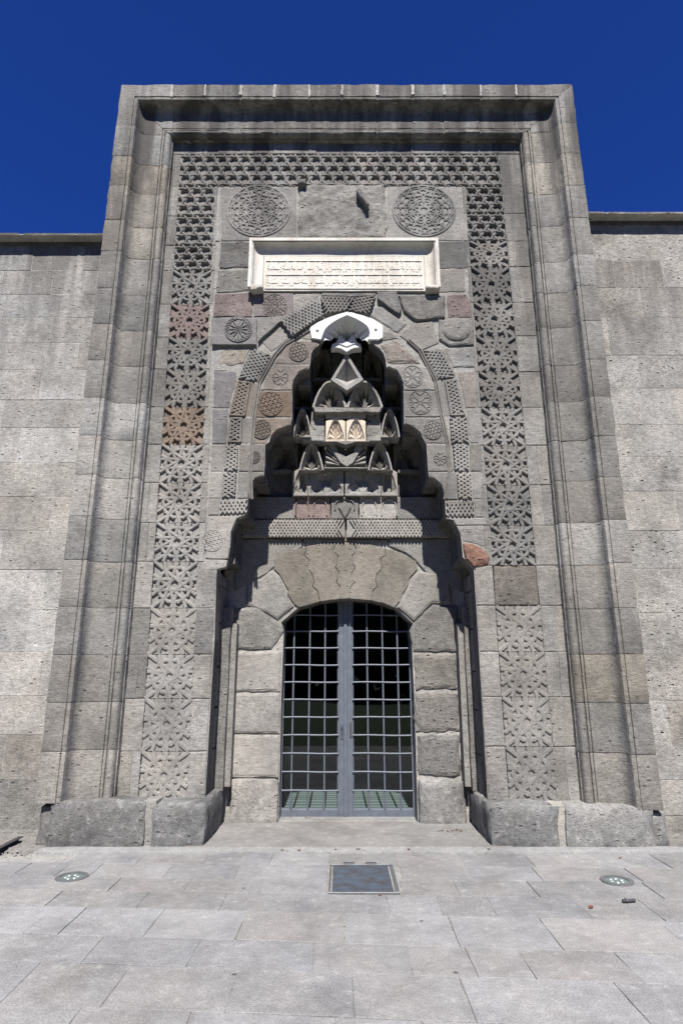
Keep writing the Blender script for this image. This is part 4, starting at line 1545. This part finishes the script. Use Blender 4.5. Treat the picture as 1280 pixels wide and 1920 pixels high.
def jstone(poly, col, m=SMOOTHST, name='jamb_stone', bevel=0.014, jit=0.006, D=J, thick=0.32, pillow=0.012, proud=0.006, gap=0.004, label=None):
    return stone(name, c5(poly, D), D, thick, m, portal, col, bevel, jit, proud, gap, pillow, label=label, step=0.07)


j1 = [(430, 181), (428, 205), (418, 225), (440, 245), (438, 290), (455, 310), (465, 345), (458, 370), (480, 390), (492, 438)]
j2 = [(566, 165), (556, 190), (555, 210), (575, 225), (572, 265), (562, 280), (578, 300), (575, 330), (566, 350), (583, 365), (586, 427)]
j3 = [(645, 166), (657, 190), (657, 212), (640, 225), (642, 260), (654, 285), (638, 305), (637, 335), (652, 350), (632, 370), (630, 426)]
j4 = [(788, 190), (795, 225), (770, 240), (775, 290), (755, 310), (748, 340), (757, 370), (738, 385), (728, 434)]
vk = dict(m=SMOOTHST, name='voussoir', bevel=0.007, jit=0.002, pillow=0.0, proud=0.002, gap=0.003)
VC = (0.190, 0.177, 0.158)
jstone([(277, 242), (340, 207)] + j1 + [(440, 455), (397, 466), (374, 455), (340, 400), (345, 385), (302, 310), (279, 288)], VC, **vk)
jstone(j1[::-1] + [(500, 168)] + j2, VC, **vk)
jstone(j2[::-1] + [(605, 163)] + j3, VC, **vk)
jstone(j3[::-1] + [(720, 172)] + j4, VC, **vk)
jstone(j4[::-1] + [(870, 212), (936, 252), (942, 290), (905, 330), (900, 360), (875, 400), (868, 430), (835, 468), (782, 446)], VC, **vk)
jstone([(150, 350), (215, 330), (265, 292), (303, 318), (350, 430), (372, 460), (296, 526), (250, 494), (150, 455)], MID)
jstone([(75, 470), (205, 460), (262, 507), (322, 547), (326, 575), (296, 620), (268, 660), (75, 660)], MID, ROUGH)
jstone([(75, 668), (312, 664), (312, 854), (75, 857)], SOFT)
jstone([(75, 860), (309, 858), (307, 1049), (75, 1049)], SOFT)
jstone([(75, 1052), (306, 1052), (302, 1254), (75, 1250)], SOFT)
jstone([(907, 340), (946, 297), (990, 300), (1090, 310), (1100, 450), (1010, 446), (924, 530), (846, 463), (878, 400)], MID)
jstone([(922, 536), (1012, 448), (1130, 455), (1130, 670), (920, 670), (904, 575)], MID, ROUGH)
jstone([(922, 680), (1130, 678), (1132, 848), (930, 850)], (0.195, 0.186, 0.17), ROUGH, bevel=0.03, jit=0.012)
jstone([(926, 858), (1135, 855), (1138, 1040), (930, 1044)], (0.176, 0.17, 0.164), ROUGH, bevel=0.03, jit=0.012)
jstone([(936, 1052), (1140, 1048), (1145, 1248), (942, 1242)], (0.164, 0.161, 0.158), ROUGH, bevel=0.035, jit=0.014)
# footing stones of the jambs
xa, za = c5([(76, 1258)], J - 0.04)[0]
xb = c5([(298, 1400)], J - 0.04)[0][0]
rough_box('jamb_footing', (-1.36, xb, J - 0.05, J + 0.24, -0.03, za), 0.05, 0.012, PLINTH, portal, (0.227, 0.224, 0.22), 0.05, 2)
xa, za = c5([(945, 1258)], J - 0.06)[0]
rough_box('jamb_footing', (xa, 1.36, J - 0.09, J + 0.24, -0.03, za), 0.05, 0.018, PLINTH, portal, (0.239, 0.236, 0.233), 0.07, 6)

# ------------------------------------------------------------------ PLINTH
ZPL = Zp(1503, F0)
rough_box('plinth_stone', (-3.0, -2.02, F0, F + 0.1, -0.03, ZPL), 0.055, 0.014, PLINTH, portal, (0.19, 0.19, 0.19), 0.05, 1)
rough_box('plinth_stone', (-1.965, -1.42, F0 - 0.01, J - 0.02, -0.03, ZPL - 0.01), 0.055, 0.016, PLINTH, portal, (0.175, 0.175, 0.175), 0.07, 2)
rough_box('plinth_stone', (1.40, 2.10, F0 - 0.01, J - 0.02, -0.03, ZPL - 0.03), 0.055, 0.016, PLINTH, portal, (0.175, 0.175, 0.175), 0.08, 3)
rough_box('plinth_stone', (2.15, 3.05, F0, F + 0.1, -0.03, ZPL - 0.05), 0.055, 0.014, PLINTH, portal, (0.21, 0.208, 0.205), 0.05, 8)
rough_box('mortar_joint', (-2.06, -1.93, F0 + 0.035, F + 0.05, -0.03, ZPL), 0.03, 0.014, MORTAR, portal, (0.31, 0.305, 0.295), 0.01, 4)
rough_box('mortar_joint', (2.06, 2.18, F0 + 0.035, F + 0.05, -0.03, ZPL - 0.04), 0.03, 0.012, MORTAR, portal, (0.315, 0.309, 0.29), 0.01, 5)
for side in (-1, 1):
    a, b_ = sorted((side * 1.5, side * 2.44))
    rough_box('mortar_fillet', (a, b_, F - 0.07, F + 0.05, ZPL - 0.06, Zp(1503, F) + 0.005), 0.05, 0.012, MORTAR, portal, (0.271, 0.265, 0.252), 0.03, 7 + side)
rough_box('footing', (-3.12, -2.9, F0 + 0.06, WALL, -0.05, ZPL - 0.03), 0.06, 0.02, PLINTH, portal, (0.208, 0.205, 0.202), 0.05, 12)
rough_box('footing', (2.95, 3.2, F0 + 0.05, WALL, -0.05, ZPL - 0.1), 0.06, 0.02, PLINTH, portal, (0.208, 0.205, 0.202), 0.05, 13)

# ------------------------------------------------------------------ HALL BEHIND THE DOOR
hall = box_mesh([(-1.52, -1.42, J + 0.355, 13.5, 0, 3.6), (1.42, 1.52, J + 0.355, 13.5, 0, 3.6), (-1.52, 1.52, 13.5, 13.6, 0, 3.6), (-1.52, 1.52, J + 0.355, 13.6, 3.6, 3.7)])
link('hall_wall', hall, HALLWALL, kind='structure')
fl_ = thing('hall_floor', None, None, kind='structure')
y = J + 0.40
while y < 13.4:
    x = -1.45
    bevel_box('floor_tile', (-1.42, -0.003, y + 0.008, y + 0.192, -0.02, 0.026), 0.003, HALLFLOOR, fl_)
    bevel_box('floor_tile', (0.003, 1.42, y + 0.008, y + 0.192, -0.02, 0.026), 0.003, HALLFLOOR, fl_)
    y += 0.2
link('floor_bed', box_mesh([(-1.45, 1.45, J + 0.37, 13.5, -0.04, 0.012)]), IRONDARK, fl_)

# ------------------------------------------------------------------ GLAZED METAL DOOR
door = thing('double_door', 'blue grey iron double door with gridded glass under the stone arch', 'door', (0, DOOR, 0.03))
door.location = (0, 0, 0)
zb = c5([(620, 1436)], DOOR)[0][1]
zt = c5([(620, 425)], J)[0][1] + 0.12
xL, xR = c5([(306, 1430)], DOOR)[0][0], c5([(929, 1430)], DOOR)[0][0]
xM = c5([(610, 1430)], DOOR)[0][0]
zr = c5([(620, 1395)], DOOR)[0][1]
vbL = [c5([(q, 1200)], DOOR)[0][0] for q in (362, 438, 512)]
vbR = [c5([(q, 1200)], DOOR)[0][0] for q in (714, 788, 860)]
z_a, z_b = c5([(0, 577)], DOOR)[0][1], c5([(0, 1308)], DOOR)[0][1]
hz = [z_b + (z_a - z_b) * k / 9 for k in range(14)]


def tube(p, q, r, n_=8, bend=0.0):
    p, q = Vector(p), Vector(q)
    ax = (q - p).normalized()
    up = Vector((0, 1, 0)) if abs(ax.y) < 0.9 else Vector((1, 0, 0))
    s1 = ax.cross(up).normalized()
    s2 = ax.cross(s1)
    vs, fs = [], []
    m_ = 7
    for k in range(m_):
        t = k / (m_ - 1)
        c = p + (q - p) * t + Vector((0, 0, bend * math.sin(t * math.pi * 2)))
        for i in range(n_):
            a = 2 * math.pi * i / n_
            vs.append(tuple(c + s1 * r * math.cos(a) + s2 * r * math.sin(a)))
    for k in range(m_ - 1):
        for i in range(n_):
            a, b_ = k * n_ + i, k * n_ + (i + 1) % n_
            fs.append((a, b_, b_ + n_, a + n_))
    fs.append(tuple(range(n_)))
    fs.append(tuple(range((m_ - 1) * n_, m_ * n_)))
    return mesh('bar', vs, fs)


for li, (xa, xb, vb) in enumerate(((xL, xM - 0.003, vbL), (xM + 0.003, xR, vbR))):
    leaf = thing('door_leaf', None, None)
    leaf.parent = door
    xi = xb if li == 0 else xa
    inner = (xb - 0.085, xb) if li == 0 else (xa, xa + 0.085)
    outer = (xa, xa + 0.02) if li == 0 else (xb - 0.02, xb)
    bevel_box('stile', (inner[0], inner[1], DOOR - 0.03, DOOR + 0.02, zb, zt), 0.004, IRON, leaf)
    bevel_box('stile', (outer[0], outer[1], DOOR - 0.02, DOOR + 0.02, zb, zt), 0.004, IRON, leaf)
    r0, r1 = (xa + 0.02, xb - 0.085) if li == 0 else (xa + 0.085, xb - 0.02)
    bevel_box('bottom_rail', (r0, r1, DOOR - 0.03, DOOR + 0.02, zb, zr), 0.004, IRON, leaf)
    bevel_box('glazing_bead', (r0, r1, DOOR - 0.018, DOOR + 0.012, zr, zr + 0.012), 0.003, IRON, leaf)
    bd = inner[0] - 0.013 if li == 0 else inner[1]
    bevel_box('glazing_bead', (bd, bd + 0.013, DOOR - 0.018, DOOR + 0.012, zr + 0.012, zt), 0.003, IRON, leaf)
    for x in vb:
        link('upright_bar', tube((x, DOOR - 0.026, zr), (x, DOOR - 0.026, zt), 0.0115), IRON, leaf, smooth=50)
    for z in hz:
        link('cross_bar', tube((r0 - 0.002, DOOR - 0.033, z), (r1 + 0.002, DOOR - 0.033, z + random.uniform(-.006, .006)), 0.0105, bend=0.003), IRON, leaf, smooth=50)
    link('glass_pane', box_mesh([(r0, r1, DOOR - 0.003, DOOR + 0.003, zr, zt)], 'glass_pane'), GLASS, leaf)
    zk = c5([(600, 1022)], DOOR)[0][1]
    if li == 0:
        bevel_box('lock_plate', (xb - 0.062, xb - 0.022, DOOR - 0.036, DOOR - 0.028, zk - 0.13, zk + 0.05), 0.002, RUST, leaf)
        link('keyhole', tube((xb - 0.042, DOOR - 0.042, zk), (xb - 0.042, DOOR - 0.03, zk), 0.016, 10), IRONDARK, leaf)
    else:
        bevel_box('handle_plate', (xa + 0.045, xa + 0.073, DOOR - 0.036, DOOR - 0.028, zk - 0.10, zk + 0.09), 0.002, STEEL, leaf)
        link('handle', tube((xa + 0.059, DOOR - 0.06, zk - 0.075), (xa + 0.059, DOOR - 0.06, zk + 0.07), 0.007, 8), IRONDARK, leaf)
bevel_box('meeting_strip', (xM - 0.022, xM + 0.022, DOOR - 0.052, DOOR - 0.031, zb + 0.01, zt), 0.006, IRON, door)

# a belt of trees across the lawn behind the camera: what the door glass mirrors
rt = random.Random(3)
vs, fs = [], []
for k in range(52):
    tx_, ty_, th_ = -60 + k * 2.4 + rt.uniform(-1.5, 1.5), -34 + rt.uniform(-4, 4), rt.uniform(12, 18)
    o_ = len(vs)
    vs += [(tx_ + a, ty_ + b_, z) for z, w_ in ((-0.05, .28), (th_ * .5, .14)) for a, b_ in ((w_, 0), (0, w_), (-w_, 0), (0, -w_))]
    fs += [(o_ + i, o_ + (i + 1) % 4, o_ + 4 + (i + 1) % 4, o_ + 4 + i) for i in range(4)]
    for q in range(150):                       # shrubs under the crowns
        c_ = Vector((tx_ + rt.uniform(-2.2, 2.2), ty_ + rt.uniform(-2, 2), rt.uniform(0, 6.5)))
        u_ = Vector((rt.gauss(0, 1), rt.gauss(0, 1), rt.gauss(0, 1))).normalized() * rt.uniform(.5, .9)
        v_ = u_.cross(Vector((rt.gauss(0, 1), rt.gauss(0, 1), rt.gauss(0, 1)))).normalized() * rt.uniform(.4, .7)
        o_ = len(vs)
        vs += [tuple(c_ - u_), tuple(c_ + v_), tuple(c_ + u_), tuple(c_ - v_)]
        fs.append((o_, o_ + 1, o_ + 2, o_ + 3))
    for q in range(420):
        a = Vector((rt.gauss(0, 1), rt.gauss(0, 1), rt.gauss(0, 1))).normalized() * (rt.random() ** 0.4)
        c_ = Vector((tx_ + a.x * 3.2, ty_ + a.y * 2.6, th_ * .54 + a.z * th_ * .46))
        u_ = Vector((rt.gauss(0, 1), rt.gauss(0, 1), rt.gauss(0, 1))).normalized() * rt.uniform(.5, 1.1)
        v_ = u_.cross(Vector((rt.gauss(0, 1), rt.gauss(0, 1), rt.gauss(0, 1)))).normalized() * rt.uniform(.4, .8)
        o_ = len(vs)
        vs += [tuple(c_ - u_), tuple(c_ + v_), tuple(c_ + u_), tuple(c_ - v_)]
        fs.append((o_, o_ + 1, o_ + 2, o_ + 3))
tb = bpy.data.meshes.new('tree_belt')
tb.from_pydata(vs, [], fs)
tb_ = link('tree_belt', tb, LAWN, kind='stuff')
tb_['label'] = 'belt of green trees standing across the lawn opposite the portal'
tb_['category'] = 'trees'

# ------------------------------------------------------------------ THINGS ON THE PAVEMENT
hx0, hx1, hy0, hy1 = HATCH
hxa, hya = G(615, 1676)
hxb, hyb = G(750, 1676)
hxc, hyc = G(614, 1622)
hat = thing('access_hatch', 'square worn blue grey steel hatch cover set in the paving before the door', 'hatch', (0, 0, 0))
x0, x1, y0, y1 = hxa, hxb, hya, hyc
me = slab_mesh(rect(x0 + 0.03, x1 - 0.045, y0 + 0.03, y1 - 0.02), 0, 0.03, 0.004, 0.002, 0.1, 0)
M_ = __import__('mathutils').Matrix(((1, 0, 0, 0), (0, 0, 1, 0), (0, -1, 0, 0.006), (0, 0, 0, 1)))
me.transform(M_)
link('cover_plate', me, RUST, hat)
for b_ in ((x0, x1, y0, y0 + 0.022), (x0, x1, y1 - 0.014, y1), (x0, x0 + 0.018, y0 + 0.022, y1 - 0.014), (x1 - 0.03, x1, y0 + 0.022, y1 - 0.014)):
    bevel_box('frame_bar', (*b_, -0.03, 0.010), 0.003, STEEL, hat)
for xx in (x0 + 0.12, x1 - 0.24):
    bevel_box('hinge', (xx, xx + 0.10, y1 - 0.012, y1 + 0.025, -0.01, 0.018), 0.004, IRONDARK, hat)


def disc(r, z0, z1, n_=28, r2=None):
    vs, fs = [], []
    r2 = r2 or r
    for (rr, z) in ((r, z0), (r2, z1)):
        for k in range(n_):
            a = 2 * math.pi * k / n_
            vs.append((rr * math.cos(a), rr * math.sin(a), z))
    for k in range(n_):
        fs.append((k, (k + 1) % n_, n_ + (k + 1) % n_, n_ + k))
    fs.append(tuple(range(n_, 2 * n_)))
    return mesh('disc', vs, fs)


def annulus(r0, r1, z0, z1, n_=28):
    vs, fs = [], []
    pr = [(r1, z0), (r1 - 0.004, z1), (r0, z1), (r0, z0)]
    for k in range(n_):
        a = 2 * math.pi * k / n_
        for rr, z in pr:
            vs.append((rr * math.cos(a), rr * math.sin(a), z))
    for k in range(n_):
        for q in range(4):
            fs.append((k * 4 + q, k * 4 + (q + 1) % 4, ((k + 1) % n_) * 4 + (q + 1) % 4, ((k + 1) % n_) * 4 + q))
    return mesh('annulus', vs, fs)


gl_meshes = None
for (px, py, lab) in ((135, 1645, 'round uplight with a cloudy lens set in the paving before the left plinth'), (1155.5, 1652, 'round uplight showing pale bulbs set in the paving before the right plinth')):
    gx, gy = G(px, py)
    t = thing('ground_light', lab, 'ground light', (gx, gy, 0), 'uplights set in the paving')
    if gl_meshes is None:
        gl_meshes = (annulus(0.095, 0.135, -0.02, 0.009), disc(0.095, -0.02, 0.004), disc(0.022, 0.0, 0.0075, 12, 0.016))
    link('rim', gl_meshes[0], STEEL, t)
    link('lens', gl_meshes[1], LENS, t)
    for k in range(6):
        a = k * math.pi / 3 + 0.3
        link('bulb', gl_meshes[2], BULB, t, None, (0.048 * math.cos(a), 0.048 * math.sin(a), 0))
gx, gy = G(1179, 1693)
cl = thing('metal_clip', 'small dark metal clip lying on the paving near the right uplight', 'clip', (gx, gy, 0))
link('clip_body', tube((-0.05, 0, 0.014), (0.05, 0.012, 0.014), 0.012, 8), IRONDARK, cl)
link('clip_band', tube((-0.02, -0.018, 0.022), (-0.02, 0.02, 0.022), 0.009, 8), STEEL, cl)

# rough ground with gravel at the left foot of the wall
gv, gf = [], []
for k in range(900):
    x = random.uniform(-5.2, -2.95)
    yy = random.uniform(6.3, WALL)
    if x > -3.1 and yy > F0:
        continue
    r = random.uniform(0.006, 0.022)
    o_ = len(gv)
    for q in ((1, 0, 0), (-1, 0, 0), (0, 1, 0), (0, -1, 0), (0, 0, .8)):
        j = random.uniform(0.6, 1.2)
        gv.append((x + q[0] * r * j, yy + q[1] * r * j, 0.012 + q[2] * r * j))
    gf += [(o_, o_ + 2, o_ + 4), (o_ + 2, o_ + 1, o_ + 4), (o_ + 1, o_ + 3, o_ + 4), (o_ + 3, o_, o_ + 4)]
g_ = link('gravel', mesh('gravel', gv, gf), PEBBLE, kind='stuff')
g_['label'] = 'loose grey gravel and chips beside the left foot of the portal'
g_['category'] = 'gravel'
rough_box('verge', (-8.6, -2.98, 6.45, WALL + 0.01, -0.05, 0.012), 0.12, 0.012, EARTH, None, MID, 0.02, 21)['kind'] = 'structure'
rough_box('verge', (3.15, 8.6, 6.62, WALL + 0.01, -0.05, 0.02), 0.12, 0.014, PLINTH, None, MID, 0.02, 22)['kind'] = 'structure'
for (pa_, pb_, lab) in (((-12, 1556), (16, 1541), 'dark rusty steel channel end lying on the gravel close to the left wall'), ((-14, 1606), (34, 1581), 'dark rusty steel channel end between the gravel and the paving')):
    (xa, ya), (xb, yb) = G(*pa_), G(*pb_)
    t = thing('steel_channel', lab, 'steel channel', (xb, yb, 0.0), 'steel channels at the left edge')
    dx, dy = xa - xb, ya - yb
    L = math.hypot(dx, dy)
    ux, uy = dx / L, dy / L
    L = L + 0.9
    for nm, off, w_, h_ in (('web', 0.0, 0.008, 0.055), ('flange', 0.05, 0.05, 0.008)):
        q = [(0, 0), (ux * L, uy * L), (ux * L - uy * w_, uy * L + ux * w_), (-uy * w_, ux * w_)]
        z0, z1 = (0.004, h_) if nm == 'web' else (0.056, 0.056 + h_)
        vs = [(a, b_, z0) for a, b_ in q] + [(a, b_, z1) for a, b_ in q]
        link(nm, mesh(nm, vs, [(0, 1, 2, 3), (7, 6, 5, 4), (0, 1, 5, 4), (1, 2, 6, 5), (2, 3, 7, 6), (3, 0, 4, 7)]), IRONDARK, t)

# fallen leaves
lv = [(0, -1), (.42, -.55), (.6, 0), (.35, .55), (0, 1), (-.35, .6), (-.58, .05), (-.4, -.55)]
lvs = [(x, y, 0.25 * abs(x) + 0.12 * y * y + random.uniform(-.04, .04)) for x, y in lv] + [(0, 0, 0.05)]
leaf_me = mesh('leaf', lvs, [(i, (i + 1) % 8, 8) for i in range(8)])
leaf_red = leaf_me.copy()
leaf_me.materials.append(LEAF)
leaf_red.materials.append(REDLEAF)


def leaf_at(px, py, r, label, grp, me=leaf_me, z=0.0, name='fallen_leaf'):
    x, y = G(px, py, z)
    o = link(name, me, None, None, None, (x, y, z + 0.004), label=label)
    o['category'] = 'leaf'
    if grp:
        o['group'] = grp
    o.scale = (r, r * random.uniform(0.6, 1), r)
    o.rotation_euler = (random.uniform(-.2, .2), random.uniform(-.2, .2), random.uniform(0, 6))


for k in range(11):
    leaf_at(822 + k * 4.4 + random.uniform(-2, 2), 1558 + random.uniform(-2, 1.5), random.uniform(0.016, 0.026), 'dry brown leaf in the little heap at the foot of the right jamb', 'leaves heaped at the right jamb', z=0.022)
for px in (529, 561, 629, 671, 766, 916):
    leaf_at(px, 1593 + random.uniform(-1.5, 2), random.uniform(0.02, 0.03), 'dry brown leaf on the pale ledge in front of the door sill', 'leaves along the ledge', z=0.014)
for px in (531, 545, 574, 580):
    leaf_at(px, 1533.5, random.uniform(0.015, 0.026), 'dry leaf on the threshold under the left door leaf', 'leaves under the door', z=0.026)
leaf_at(1107, 1702, 0.03, 'small red leaf lying alone on the paving at the right', None, leaf_red)
leaf_at(1162, 1609, 0.024, 'brown leaf on the narrow paving row below the right plinth', None)
leaf_at(712, 1679, 0.022, 'small red leaf at the front edge of the steel hatch', None, leaf_red)
